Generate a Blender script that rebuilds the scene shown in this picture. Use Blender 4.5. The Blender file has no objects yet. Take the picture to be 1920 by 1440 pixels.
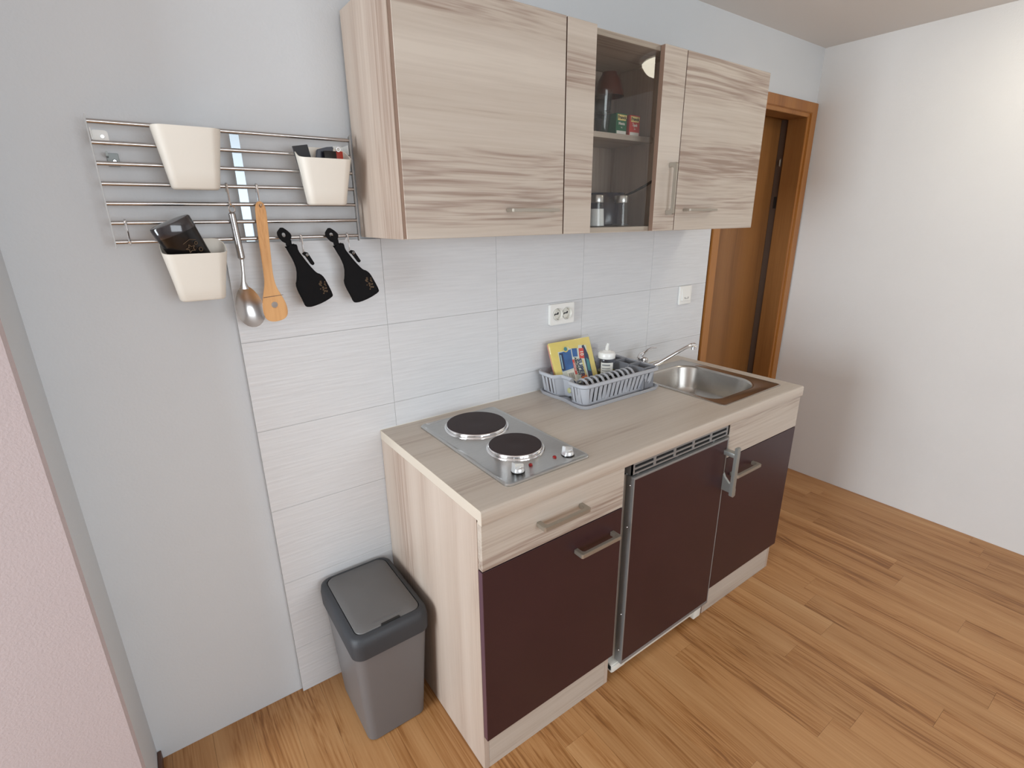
import bpy, bmesh, math, random
from mathutils import Vector, Matrix
random.seed(7)
PI = math.pi
sc = bpy.context.scene
COL = sc.collection

# ------------------------------------------------------------------ camera
yaw, pit, rol = 0.6236, -0.3157, -0.0101
F = Vector((math.sin(yaw)*math.cos(pit), math.cos(yaw)*math.cos(pit), math.sin(pit)))
Rt = F.cross(Vector((0, 0, 1))).normalized()
Up = Rt.cross(F)
R2 = Rt*math.cos(rol) + Up*math.sin(rol)
U2 = -Rt*math.sin(rol) + Up*math.cos(rol)
cam_d = bpy.data.cameras.new('camera')
cam = bpy.data.objects.new('camera', cam_d)
COL.objects.link(cam)
m = Matrix.Identity(4)
for i in range(3):
    m[i][0] = R2[i]; m[i][1] = U2[i]; m[i][2] = -F[i]
m[0][3], m[1][3], m[2][3] = -0.5285, -1.4648, 1.4778
cam.matrix_world = m
cam_d.sensor_width = 36.0
cam_d.lens = 955.7/1920*36
cam_d.clip_start = 0.02
sc.camera = cam

# ------------------------------------------------------------------ world, light, exposure
w = bpy.data.worlds.new('world'); sc.world = w; w.use_nodes = True
w.node_tree.nodes['Background'].inputs[0].default_value = (0.75, 0.86, 1.0, 1)
w.node_tree.nodes['Background'].inputs[1].default_value = 1.0
sc.view_settings.view_transform = 'Standard'
sc.view_settings.look = 'None'
sc.view_settings.gamma = 1.0
sc.view_settings.use_curve_mapping = False
sc.view_settings.exposure = 0.28

def area(name, loc, target, sx, sy, power, col):
    l = bpy.data.lights.new(name, 'AREA'); l.shape = 'RECTANGLE'
    l.size = sx; l.size_y = sy; l.energy = power; l.color = col
    o = bpy.data.objects.new(name, l); COL.objects.link(o)
    o.location = loc
    o.rotation_euler = (Vector(target)-Vector(loc)).to_track_quat('-Z', 'Y').to_euler()
    return o
# daylight coming in through the two real window openings of the room
area('daylight_side_window', (-2.93, -.90, 1.15), (0, -.90, 1.15), 1.15, 1.40, 68, (0.85, 0.94, 1.0))
area('daylight_rear_window', (0.2, -3.86, 1.45), (0.2, 0, 1.35), 2.0, 1.25, 33, (0.89, 0.955, 1.0))

# ------------------------------------------------------------------ materials
def mat(name, col, rough=0.5, metal=0.0, spec=0.5, bump=0.0, bscale=200., vary=0.0, vscale=8., emit=None, coat=0.0, stretch=None):
    M = bpy.data.materials.new(name); M.use_nodes = True
    nt = M.node_tree; b = nt.nodes['Principled BSDF']
    b.inputs['Base Color'].default_value = (*col, 1)
    b.inputs['Roughness'].default_value = rough
    b.inputs['Metallic'].default_value = metal
    b.inputs['Specular IOR Level'].default_value = spec
    b.inputs['Coat Weight'].default_value = coat
    if emit:
        b.inputs['Emission Color'].default_value = (*emit[0], 1); b.inputs['Emission Strength'].default_value = emit[1]
    if bump or vary:
        tc = nt.nodes.new('ShaderNodeTexCoord'); mp = nt.nodes.new('ShaderNodeMapping')
        nt.links.new(tc.outputs['Object'], mp.inputs[0])
        if stretch: mp.inputs['Scale'].default_value = stretch
    if bump:
        n = nt.nodes.new('ShaderNodeTexNoise'); n.inputs['Scale'].default_value = bscale; n.inputs['Detail'].default_value = 4
        bp = nt.nodes.new('ShaderNodeBump'); bp.inputs['Strength'].default_value = bump; bp.inputs['Distance'].default_value = 0.001
        nt.links.new(mp.outputs[0], n.inputs['Vector']); nt.links.new(n.outputs['Fac'], bp.inputs['Height'])
        nt.links.new(bp.outputs[0], b.inputs['Normal'])
    if vary:
        n = nt.nodes.new('ShaderNodeTexNoise'); n.inputs['Scale'].default_value = vscale; n.inputs['Detail'].default_value = 5
        cr = nt.nodes.new('ShaderNodeMapRange'); cr.inputs[1].default_value = 0.3; cr.inputs[2].default_value = 0.7
        cr.inputs[3].default_value = 1-vary; cr.inputs[4].default_value = 1+vary
        mx = nt.nodes.new('ShaderNodeVectorMath'); mx.operation = 'SCALE'; mx.inputs[0].default_value = col
        nt.links.new(mp.outputs[0], n.inputs['Vector']); nt.links.new(n.outputs['Fac'], cr.inputs[0])
        nt.links.new(cr.outputs[0], mx.inputs['Scale']); nt.links.new(mx.outputs[0], b.inputs['Base Color'])
    return M

def s2l(r, g, b):
    f = lambda c: ((c/255+0.055)/1.055)**2.4 if c/255 > 0.04045 else c/255/12.92
    return (f(r), f(g), f(b))

def wood(name, axis, stops, band=9.0, fine=160., rough=0.45, wob=0.02, per_object=0.0, fine_amt=0.25, knots=0.35, spec=0.4, bump=0.15, grow=0.05, off=0.0):
    """wood grain that runs along one object axis: broad bands, wavy growth lines and fine pores"""
    M = bpy.data.materials.new(name); M.use_nodes = True
    nt = M.node_tree; N = nt.nodes; Lk = nt.links; b = N['Principled BSDF']
    b.inputs['Roughness'].default_value = rough; b.inputs['Specular IOR Level'].default_value = spec
    tc = N.new('ShaderNodeTexCoord'); oi = N.new('ShaderNodeObjectInfo')
    addv = N.new('ShaderNodeVectorMath'); addv.operation = 'ADD'
    rs = N.new('ShaderNodeMath'); rs.operation = 'MULTIPLY_ADD'; rs.inputs[1].default_value = 37.0 if per_object else 9.0; rs.inputs[2].default_value = off
    Lk.new(oi.outputs['Random'], rs.inputs[0])
    Lk.new(tc.outputs['Object'], addv.inputs[0]); Lk.new(rs.outputs[0], addv.inputs[1])
    def mapped(k):      # k: compression along the grain
        mp = N.new('ShaderNodeMapping'); s = [1, 1, 1]; s[axis] = k
        mp.inputs['Scale'].default_value = s; Lk.new(addv.outputs[0], mp.inputs[0]); return mp.outputs[0]
    # slow wobble so that the lines are not straight
    nw = N.new('ShaderNodeTexNoise'); nw.inputs['Scale'].default_value = 3.5; nw.inputs['Detail'].default_value = 2
    Lk.new(mapped(0.35), nw.inputs['Vector'])
    sub = N.new('ShaderNodeVectorMath'); sub.operation = 'SUBTRACT'; sub.inputs[1].default_value = (0.5, 0.5, 0.5)
    Lk.new(nw.outputs['Color'], sub.inputs[0])
    scl = N.new('ShaderNodeVectorMath'); scl.operation = 'SCALE'; scl.inputs['Scale'].default_value = wob*5
    Lk.new(sub.outputs[0], scl.inputs[0])
    def wobbled(k):
        a = N.new('ShaderNodeVectorMath'); a.operation = 'ADD'
        Lk.new(mapped(k), a.inputs[0]); Lk.new(scl.outputs[0], a.inputs[1]); return a.outputs[0]
    nb = N.new('ShaderNodeTexNoise'); nb.inputs['Scale'].default_value = band; nb.inputs['Detail'].default_value = 2; nb.inputs['Roughness'].default_value = 0.45
    Lk.new(wobbled(grow), nb.inputs['Vector'])
    ng = N.new('ShaderNodeTexNoise'); ng.inputs['Scale'].default_value = band*15; ng.inputs['Detail'].default_value = 3
    Lk.new(wobbled(0.025), ng.inputs['Vector'])
    nf = N.new('ShaderNodeTexNoise'); nf.inputs['Scale'].default_value = fine; nf.inputs['Detail'].default_value = 3
    Lk.new(mapped(0.03), nf.inputs['Vector'])
    def mth(op, a, b):
        q = N.new('ShaderNodeMath'); q.operation = op
        for k_, v_ in enumerate((a, b)):
            if isinstance(v_, (int, float)): q.inputs[k_].default_value = v_
            else: Lk.new(v_, q.inputs[k_])
        return q.outputs[0]
    # growth lines show mostly inside the dark bands
    zone = N.new('ShaderNodeMapRange'); zone.inputs[1].default_value = .56; zone.inputs[2].default_value = .40; zone.inputs[3].default_value = .25; zone.inputs[4].default_value = 1.0
    Lk.new(nb.outputs['Fac'], zone.inputs[0])
    lines = mth('MULTIPLY', mth('MULTIPLY', mth('SUBTRACT', ng.outputs['Fac'], .5), knots*2.2), zone.outputs[0])
    pores = mth('MULTIPLY', mth('SUBTRACT', nf.outputs['Fac'], .5), fine_amt)
    tot = mth('ADD', mth('ADD', nb.outputs['Fac'], lines), pores)
    class _m: outputs = [tot]
    m2 = _m
    rp = N.new('ShaderNodeValToRGB')
    while len(rp.color_ramp.elements) < len(stops): rp.color_ramp.elements.new(0.5)
    for e, (p, c) in zip(rp.color_ramp.elements, stops): e.position = p; e.color = (*c, 1)
    Lk.new(m2.outputs[0], rp.inputs[0])
    out = rp.outputs[0]
    if per_object:
        mr = N.new('ShaderNodeMapRange'); mr.inputs[3].default_value = 1-per_object; mr.inputs[4].default_value = 1+per_object
        Lk.new(oi.outputs['Random'], mr.inputs[0])
        sv = N.new('ShaderNodeVectorMath'); sv.operation = 'SCALE'; Lk.new(out, sv.inputs[0]); Lk.new(mr.outputs[0], sv.inputs['Scale'])
        out = sv.outputs[0]
    Lk.new(out, b.inputs['Base Color'])
    bp = N.new('ShaderNodeBump'); bp.inputs['Strength'].default_value = bump; bp.inputs['Distance'].default_value = 0.0006
    Lk.new(m2.outputs[0], bp.inputs['Height']); Lk.new(bp.outputs[0], b.inputs['Normal'])
    return M

ACA = [(0.20, s2l(150, 131, 118)), (0.37, s2l(174, 159, 147)), (0.48, s2l(187, 175, 162)), (0.60, s2l(193, 182, 170)), (0.76, s2l(203, 193, 181))]
ACAV = [(0.24, s2l(160, 138, 123)), (0.38, s2l(177, 158, 144)), (0.52, s2l(188, 171, 157)), (0.76, s2l(199, 184, 171))]
M_woodx = wood('acacia_grain_along_x', 0, ACA, band=8, wob=.007, knots=.5, grow=.022)
M_woodtop = wood('acacia_worktop', 0, [(p, tuple(v*1.04 for v in c)) for p, c in ACA], band=7, wob=.006, knots=.35, rough=.4, grow=.03)
M_woodz = wood('acacia_grain_upright', 2, ACAV, band=9, wob=.006, knots=.3, grow=.03)
M_woody = wood('acacia_grain_along_y', 1, ACAV)
M_edge = mat('pale_edge_band', s2l(208, 197, 182), .45)
M_floor = wood('oak_laminate', 1, [(0.20, s2l(134, 88, 48)), (0.34, s2l(158, 108, 61)), (0.48, s2l(174, 126, 79)), (0.62, s2l(182, 135, 88)), (0.80, s2l(196, 152, 105))],
               band=12, wob=.012, per_object=0.06, rough=0.42, knots=.5, fine_amt=.4, spec=.45, grow=.07)
M_doorwood = wood('varnished_door_wood', 2, [(0.3, s2l(136, 84, 34)), (0.5, s2l(156, 100, 44)), (0.7, s2l(168, 113, 55))], band=8, rough=.3, spec=.5, knots=.2)
M_leaf = wood('door_leaf_wood', 2, [(0.3, s2l(124, 82, 42)), (0.5, s2l(142, 96, 52)), (0.7, s2l(154, 108, 60))], band=6, rough=.35, spec=.5, knots=.15)
M_bamboo = wood('bamboo', 2, [(0.3, s2l(178, 124, 70)), (0.5, s2l(205, 152, 95)), (0.7, s2l(218, 168, 112))], band=40, rough=.5)
M_brown = mat('dark_brown_skirting', s2l(92, 62, 48), .5)
M_wall = mat('white_paint', s2l(209, 212, 215), .85, spec=.2, bump=.6, bscale=160, vary=.015, vscale=3)
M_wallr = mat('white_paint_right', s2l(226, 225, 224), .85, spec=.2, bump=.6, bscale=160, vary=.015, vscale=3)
M_wallp = mat('blush_paint', s2l(180, 167, 167), .85, spec=.2, bump=.7, bscale=220, vary=.02, vscale=3)
M_ceil = mat('ceiling_paint', s2l(222, 218, 214), .9, spec=.2, bump=.5, bscale=140)
M_grout = mat('grey_grout', s2l(172, 172, 172), .9, bump=.4)
M_tile = mat('linen_tile', s2l(214, 215, 217), .38, spec=.5, bump=1.0, bscale=70, vary=.045, vscale=70, stretch=(.10, 1, 2.0))
M_maroon = mat('aubergine_laminate', s2l(54, 29, 33), .38, spec=.45, vary=.08, vscale=4, bump=.15, bscale=300)
M_maredge = mat('aubergine_edge', s2l(92, 66, 76), .4)
M_steel = mat('brushed_steel', (.52, .52, .51), .28, 1, bump=.12, bscale=90, stretch=(1, 14, 1), vary=.05, vscale=30)
M_sink = mat('sink_steel', (.50, .48, .45), .27, 1, bump=.1, bscale=120, vary=.06, vscale=9)
M_chrome = mat('chrome', (.82, .82, .83), .08, 1)
M_rod = mat('stainless_rod', (.46, .44, .43), .22, 1)
M_plate = mat('end_plate_steel', (.36, .35, .34), .5, 1)
M_nickel = mat('satin_nickel', s2l(172, 165, 154), .48, .85)
M_grey_metal = mat('grey_painted_metal', s2l(150, 150, 150), .42, .5)
M_zinc = mat('zinc', s2l(150, 156, 156), .5, .3)
M_iron = mat('cast_iron_brown', s2l(44, 29, 30), .6, .1, bump=.3, bscale=300)
M_darkgap = mat('dark_inner', s2l(30, 28, 27), .8)
M_white_pl = mat('white_plastic', s2l(226, 224, 216), .4)
M_white_gl = mat('white_gloss', s2l(235, 234, 230), .22)
M_pot = mat('cream_plastic', s2l(226, 221, 211), .5, bump=.1, bscale=300)
M_black = mat('black_fabric', s2l(14, 13, 15), .85, bump=.5, bscale=500, spec=.2)
M_blackgl = mat('black_gloss', s2l(12, 10, 11), .22)
M_gold = mat('dull_gold', s2l(84, 62, 36), .6)
M_rackpl = mat('grey_rack_plastic', s2l(180, 182, 188), .42)
M_rackdk = mat('rack_inside_shade', s2l(44, 43, 44), .7)  # dark colour that stands in for shade inside the dish rack
M_bin = mat('bin_silver', s2l(114, 112, 113), .42, .25, bump=.15, bscale=500)
M_binlid = mat('bin_flap_grey', s2l(100, 98, 97), .48, .1)
M_bindark = mat('bin_charcoal', s2l(50, 52, 56), .55)
M_red = mat('red_lamp', s2l(150, 22, 22), .25)
M_knob = mat('silver_knob', (.78, .79, .8), .22, .6)
M_yellow = mat('yellow_cloth', s2l(220, 200, 112), .35, vary=.05, vscale=30, coat=.6)
M_orange = mat('orange_cloth', s2l(218, 150, 112), .6)
M_salmon = mat('pink_cloth', s2l(222, 142, 140), .6)
M_blue = mat('label_blue', s2l(40, 90, 150), .4, vary=.35, vscale=25)
M_lblue = mat('label_pale_blue', s2l(150, 190, 205), .4)
M_navy = mat('label_navy', s2l(24, 44, 84), .4)
M_teal = mat('label_teal', s2l(60, 130, 140), .4)
M_lred = mat('label_red', s2l(205, 70, 62), .4)
M_lorange = mat('label_orange', s2l(225, 120, 60), .4)
M_lwhite = mat('label_white', s2l(232, 230, 222), .5)
M_ltext = mat('label_black', s2l(24, 26, 34), .5)
M_green = mat('box_green', s2l(28, 104, 70), .5)
M_boxred = mat('box_red', s2l(196, 62, 52), .5)
M_boxyel = mat('box_cream_tag', s2l(235, 214, 140), .5)
M_brownglass = mat('brown_stoneware', s2l(84, 36, 26), .3, coat=.3)
M_purple = mat('dark_enamel', s2l(40, 36, 52), .2, coat=.3)
M_salt = mat('salt', s2l(232, 235, 236), .8, bump=.5)
M_olive = mat('olive_soap', s2l(120, 112, 28), .2)
M_lamp = mat('lamp_glass', s2l(250, 244, 224), .3, emit=((1.0, .93, .76), 9.0))
M_screw = mat('screw_steel', (.75, .75, .75), .25, 1)
M_lev = mat('hall_wall', s2l(150, 140, 130), .9)

def glassmat(name, tint, ior=1.5, rough=0.0, boost=1.0):
    M = bpy.data.materials.new(name); M.use_nodes = True; nt = M.node_tree; nt.nodes.clear()
    out = nt.nodes.new('ShaderNodeOutputMaterial'); mx = nt.nodes.new('ShaderNodeMixShader')
    t = nt.nodes.new('ShaderNodeBsdfTransparent'); t.inputs[0].default_value = (*tint, 1)
    g = nt.nodes.new('ShaderNodeBsdfGlossy'); g.inputs['Roughness'].default_value = rough
    f = nt.nodes.new('ShaderNodeFresnel'); f.inputs[0].default_value = ior
    ge = nt.nodes.new('ShaderNodeNewGeometry'); mm = nt.nodes.new('ShaderNodeMath'); mm.operation = 'MULTIPLY'; iv = nt.nodes.new('ShaderNodeMath'); iv.operation = 'SUBTRACT'; iv.inputs[0].default_value = 1
    nt.links.new(ge.outputs['Backfacing'], iv.inputs[1]); nt.links.new(f.outputs[0], mm.inputs[0]); nt.links.new(iv.outputs[0], mm.inputs[1])
    nt.links.new(mm.outputs[0], mx.inputs[0]); nt.links.new(t.outputs[0], mx.inputs[1]); nt.links.new(g.outputs[0], mx.inputs[2])
    nt.links.new(mx.outputs[0], out.inputs[0]); return M
M_pane = glassmat('door_pane_glass', (.94, .94, .93), 1.62)
M_tumbler = glassmat('tumbler_glass', (.95, .965, .97), 1.7)
M_clear = glassmat('clear_plastic', (.95, .95, .965), 1.45, .05)
M_film = glassmat('clear_film', (.97, .97, .95), 1.35, .08)

# ------------------------------------------------------------------ mesh helpers
LOC = {}
def wloc(o): return LOC.get(o.name, Vector((0, 0, 0)))
def tag(o, label=None, cat=None, group=None, kind=None):
    if label: o['label'] = label
    if cat: o['category'] = cat
    if group: o['group'] = group
    if kind: o['kind'] = kind
    return o
def thing(name, label, cat, loc=(0, 0, 0), rot=(0, 0, 0), group=None):
    o = bpy.data.objects.new(name, None); COL.objects.link(o)
    o.empty_display_size = 0.05
    o.location = loc; o.rotation_euler = rot; LOC[o.name] = Vector(loc)
    return tag(o, label, cat, group)
def obj(name, bm, M, parent=None, local=False, smooth=True, label=None, mats=None, auto=35):
    """bm is in world coordinates unless local=True (then in the thing's own frame)"""
    me = bpy.data.meshes.new(name)
    bmesh.ops.recalc_face_normals(bm, faces=bm.faces[:])
    if parent is not None and not local:
        bmesh.ops.translate(bm, verts=bm.verts[:], vec=-wloc(parent))
    bm.to_mesh(me); bm.free()
    for mm in (mats or [M]): me.materials.append(mm)
    if smooth:
        for p in me.polygons: p.use_smooth = True
        try: me.set_sharp_from_angle(angle=math.radians(auto))
        except Exception: pass
    o = bpy.data.objects.new(name, me); COL.objects.link(o)
    if parent is not None:
        o.parent = parent; LOC[o.name] = wloc(parent)
    if label: o['label'] = label
    return o
def solo(name, bm, M, label, cat, group=None, **k):
    """a thing that is one mesh; its origin goes to the middle of its base"""
    xs = [v.co for v in bm.verts]
    c = Vector(((min(v.x for v in xs)+max(v.x for v in xs))/2, (min(v.y for v in xs)+max(v.y for v in xs))/2, min(v.z for v in xs)))
    bmesh.ops.translate(bm, verts=bm.verts[:], vec=-c)
    o = obj(name, bm, M, **k); o.location = c; LOC[o.name] = c
    return tag(o, label, cat, group)
def struct(name, bm, M, **k):
    o = obj(name, bm, M, **k); o['kind'] = 'structure'; return o
def B(): return bmesh.new()
def merge(bm, b2):
    me = bpy.data.meshes.new('t'); b2.to_mesh(me); bm.from_mesh(me); b2.free(); bpy.data.meshes.remove(me)
def box(bm, x0, x1, y0, y1, z0, z1, bev=0.0, seg=2, mi=0, M=None):
    b = bmesh.new(); bmesh.ops.create_cube(b, size=1)
    for v in b.verts:
        v.co = Vector(((x0+x1)/2+v.co.x*(x1-x0), (y0+y1)/2+v.co.y*(y1-y0), (z0+z1)/2+v.co.z*(z1-z0)))
    if bev: bmesh.ops.bevel(b, geom=b.edges[:], offset=bev, segments=seg, affect='EDGES', profile=.6)
    if M is not None: b.transform(M)
    for f in b.faces: f.material_index = mi
    merge(bm, b); return bm
def rings(bm, rs, cap0=True, cap1=True, closed=False, mi=0):
    """loft through lists of points"""
    V = [[bm.verts.new(p) for p in r] for r in rs]; n = len(V[0])
    pairs = list(zip(V, V[1:])) + ([(V[-1], V[0])] if closed else [])
    for a, b in pairs:
        for i in range(n):
            f = bm.faces.new((a[i], a[(i+1) % n], b[(i+1) % n], b[i])); f.material_index = mi
    if not closed:
        if cap0: bm.faces.new(V[0][::-1]).material_index = mi
        if cap1: bm.faces.new(V[-1]).material_index = mi
    return bm
def tube(bm, pts, r, seg=10, caps=True, closed=False, flat=1.0, mi=0):
    pts = [Vector(p) for p in pts]; n = len(pts)
    rad = r if isinstance(r, (list, tuple)) else [r]*n
    T = []
    for i in range(n):
        a = pts[(i-1) % n] if (closed or i > 0) else pts[i]
        b = pts[(i+1) % n] if (closed or i < n-1) else pts[i]
        T.append((b-a).normalized())
    up = Vector((0, 0, 1)) if abs(T[0].z) < .9 else Vector((0, 1, 0))
    nrm = T[0].cross(up).normalized(); rs = []
    for i in range(n):
        if i: nrm = (nrm - T[i]*nrm.dot(T[i])).normalized()
        bn = T[i].cross(nrm)
        rs.append([pts[i] + (nrm*math.cos(2*PI*k/seg) + bn*math.sin(2*PI*k/seg)*flat)*rad[i] for k in range(seg)])
    return rings(bm, rs, caps, caps, closed, mi)
def cyl(bm, p0, p1, r0, r1=None, seg=20, mi=0): return tube(bm, [p0, p1], [r0, r0 if r1 is None else r1], seg, mi=mi)
def lathe(bm, prof, c, seg=32, M=None, mi=0):
    """profile of (r, z) pairs turned about a vertical line through c"""
    rs = []
    for r, z in prof:
        rs.append([Vector((c[0]+max(r, 1e-5)*math.cos(2*PI*k/seg), c[1]+max(r, 1e-5)*math.sin(2*PI*k/seg), c[2]+z)) for k in range(seg)])
    b = bmesh.new(); rings(b, rs, True, True, mi=mi)
    if M is not None: b.transform(M)
    merge(bm, b); return bm
def prism(bm, loops, t0, t1, frame=None, bev=0.0, mi=0):
    """polygon (outer loop, then holes) in 2-D, filled and extruded from t0 to t1; frame maps (u,v,t)"""
    b = bmesh.new(); edges = []
    for lp in loops:
        vs = [b.verts.new((p[0], p[1], t0)) for p in lp]
        for i in range(len(vs)): edges.append(b.edges.new((vs[i], vs[(i+1) % len(vs)])))
    if len(loops) == 1: b.faces.new([e.verts[0] for e in edges])
    else: bmesh.ops.triangle_fill(b, use_beauty=True, use_dissolve=False, edges=edges)
    g = bmesh.ops.extrude_face_region(b, geom=b.faces[:])
    vs = [v for v in g['geom'] if isinstance(v, bmesh.types.BMVert)]
    bmesh.ops.translate(b, verts=vs, vec=(0, 0, t1-t0))
    bmesh.ops.recalc_face_normals(b, faces=b.faces[:])
    if bev:
        es = [e for e in b.edges if len(e.link_faces) == 2 and e.calc_face_angle(0) > 1.0]
        bmesh.ops.bevel(b, geom=es, offset=bev, segments=2, affect='EDGES')
    if frame is not None: b.transform(frame)
    for f in b.faces: f.material_index = mi
    merge(bm, b); return bm
XZ = Matrix(((1, 0, 0, 0), (0, 0, 1, 0), (0, 1, 0, 0), (0, 0, 0, 1)))      # (u,v,t) -> x=u, y=t, z=v
YZ = Matrix(((0, 0, 1, 0), (1, 0, 0, 0), (0, 1, 0, 0), (0, 0, 0, 1)))      # (u,v,t) -> x=t, y=u, z=v
def rrect(x0, x1, y0, y1, r, n=5):
    rr = r if isinstance(r, (list, tuple)) else [r]*4; P = []
    for (cx, cy, a0), q in zip(((x1, y1, 0), (x0, y1, 90), (x0, y0, 180), (x1, y0, 270)), rr):
        q = max(q, 1e-4)
        ox = cx - q if cx == x1 else cx + q; oy = cy - q if cy == y1 else cy + q
        for k in range(n+1):
            a = math.radians(a0 + 90*k/n); P.append((ox+q*math.cos(a), oy+q*math.sin(a)))
    return P
def ring3(P, z): return [Vector((p[0], p[1], z(p) if callable(z) else z)) for p in P]
def copy_tree(o, parent=None):
    c = o.copy(); COL.objects.link(c); c.parent = parent
    LOC[c.name] = wloc(o)
    for ch in list(o.children): copy_tree(ch, c)
    return c
def letters(name, s, size, M, mt, parent, depth=0.0003, local=False, align='CENTER', bold=0.0):
    cu = bpy.data.curves.new('t', 'FONT'); cu.body = s; cu.size = size; cu.extrude = depth; cu.align_x = align; cu.align_y = 'CENTER'; cu.offset = bold
    cu.resolution_u = 3
    t = bpy.data.objects.new('t', cu); COL.objects.link(t)
    me = bpy.data.meshes.new_from_object(t.evaluated_get(bpy.context.evaluated_depsgraph_get()))
    bpy.data.objects.remove(t); b = bmesh.new(); b.from_mesh(me); bpy.data.meshes.remove(me)
    b.transform(M)
    return obj(name, b, mt, parent, local=local, smooth=False)
def uhandle(name, parent, x0, x1, z0, z1, yf, depth=.034, t=.011, vertical=False, M=None, label=None):
    """flat bow handle: two feet on the face y=yf and a bar in front"""
    bm = B(); a0, a1 = (z0, z1) if vertical else (x0, x1)
    c = .004
    P = [(a0, yf), (a0, yf-depth+c), (a0+c, yf-depth), (a1-c, yf-depth), (a1, yf-depth+c), (a1, yf),
         (a1-t*1.25, yf), (a1-t*1.25, yf-depth+t+.004), (a1-t*1.25-.005, yf-depth+t), (a0+t*1.25+.005, yf-depth+t), (a0+t*1.25, yf-depth+t+.004), (a0+t*1.25, yf)]
    if vertical:
        fr = Matrix(((0, 0, 1, 0), (0, 1, 0, 0), (1, 0, 0, 0), (0, 0, 0, 1)))
        prism(bm, [P], x0, x1, fr, bev=.0012)
    else:
        prism(bm, [P], z0, z1, None, bev=.0012)
    return obj(name, bm, M or M_nickel, parent, label=label)

# ------------------------------------------------------------------ the room
XL, XR, ZC, YB = -2.9, 2.483, 2.27, -3.9
bm = B(); box(bm, XL-.1, XR+.1, YB-.1, 0.6, -.06, -.006)
floor = struct('floor', bm, M_floor)
PW = 0.104; k0 = -34
rnd = random.Random(3)
for i in range(k0, 21):
    x0 = 0.433+i*PW; x1 = x0+PW
    if x1 <= XL or x0 >= XR: continue
    x0 = max(x0, XL); x1 = min(x1, XR)
    y = 0.0 + (0.16 if 1.7 < (x0+x1)/2 < 2.45 else 0)
    first = True
    while y > YB:
        L = rnd.uniform(.55, 1.25) if not first else rnd.uniform(.25, 1.2)
        first = False
        y2 = max(YB, y-L)
        bm = B(); g = .00002
        b2 = bmesh.new(); bmesh.ops.create_cube(b2, size=1)
        for v in b2.verts:
            ins = .0002 if v.co.z > 0 else 0
            sx = 1 if v.co.x > 0 else -1; sy = 1 if v.co.y > 0 else -1
            v.co = Vector(((x1-x0)/2*sx - sx*(g+ins), (y-y2)/2*sy - sy*(g+ins), 0 if v.co.z > 0 else -.006))
        merge(bm, b2)
        p = obj('plank', bm, M_floor, smooth=False)
        p.location = ((x0+x1)/2, (y+y2)/2, 0); p.parent = floor
        y = y2

# back wall with the doorway; wall of the hall behind it
DX0, DX1, DZ = 1.72, 2.415, 1.972
bm = B(); WT = 0.16
box(bm, XL-.1, DX0, 0, WT, -.06, ZC+.1); box(bm, DX0, DX1, 0, WT, DZ, ZC+.1); box(bm, DX1, XR+.1, 0, WT, -.06, ZC+.1)
wall_back = struct('wall_back', bm, M_wall, smooth=False)
bm = B(); box(bm, XR, XR+.1, YB-.1, 0, -.06, ZC+.1); struct('wall_right', bm, M_wallr, smooth=False)
bm = B(); box(bm, XL-.1, XR+.1, YB-.1, WT+.4, ZC, ZC+.1); struct('ceiling', bm, M_ceil, smooth=False)
# left: projecting blush-coloured wall block in front of the back wall
bm = B(); PX, PY = -0.742, -0.1985
v = [(XL, 0.0), (PX, 0.0), (PX, PY+.006), (PX-.006, PY), (XL, PY)]
prism(bm, [v], -.06, ZC+.05)
for f in bm.faces:
    f.material_index = 1 if f.normal.y < -.9 else 0
pier = struct('wall_pier', bm, None, mats=[M_wallp, M_wallp], smooth=False)
for p in pier.data.polygons: p.material_index = 0
# give the narrow return face the plain paint
pier.data.materials[1] = M_wall
for p in pier.data.polygons:
    if p.normal.x > .9: p.material_index = 1
bm = B(); box(bm, PX+.0005, PX+.010, PY+.02, -.001, 0, .032, .002); struct('baseboard_left', bm, M_brown)
# side wall with a window opening (out of frame, lets the daylight in)
W0, W1, WZ0, WZ1 = -1.53, -.27, .40, 1.92
bm = B()
box(bm, XL-.1, XL, YB-.1, W0, -.06, ZC+.1); box(bm, XL-.1, XL, W1, 0, -.06, ZC+.1)
box(bm, XL-.1, XL, W0, W1, -.06, WZ0); box(bm, XL-.1, XL, W0, W1, WZ1, ZC+.1)
struct('wall_left', bm, M_wall, smooth=False)
bm = B(); prism(bm, [[(W0, WZ0), (W1, WZ0), (W1, WZ1), (W0, WZ1)], [(W0+.06, WZ0+.06), (W1-.06, WZ0+.06), (W1-.06, WZ1-.06), (W0+.06, WZ1-.06)]], XL-.09, XL-.05, YZ)
box(bm, XL-.085, XL-.055, W0+.05, W1-.05, 1.0, 1.05)
struct('window_1', bm, M_white_gl, smooth=False)
# rear wall with a wide window opening
V0, V1 = -.85, 1.25; WZ0, WZ1 = .78, 2.12
bm = B()
box(bm, XL-.1, V0, YB-.1, YB, -.06, ZC+.1); box(bm, V1, XR+.1, YB-.1, YB, -.06, ZC+.1)
box(bm, V0, V1, YB-.1, YB, -.06, WZ0); box(bm, V0, V1, YB-.1, YB, WZ1, ZC+.1)
struct('wall_rear', bm, M_wall, smooth=False)
bm = B(); prism(bm, [[(V0, WZ0), (V1, WZ0), (V1, WZ1), (V0, WZ1)], [(V0+.06, WZ0+.06), (V1-.06, WZ0+.06), (V1-.06, WZ1-.06), (V0+.06, WZ1-.06)]], YB-.09, YB-.05, XZ)
box(bm, (V0+V1)/2-.03, (V0+V1)/2+.03, YB-.085, YB-.055, WZ0+.05, WZ1-.05)
struct('window_2', bm, M_white_gl, smooth=False)
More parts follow.
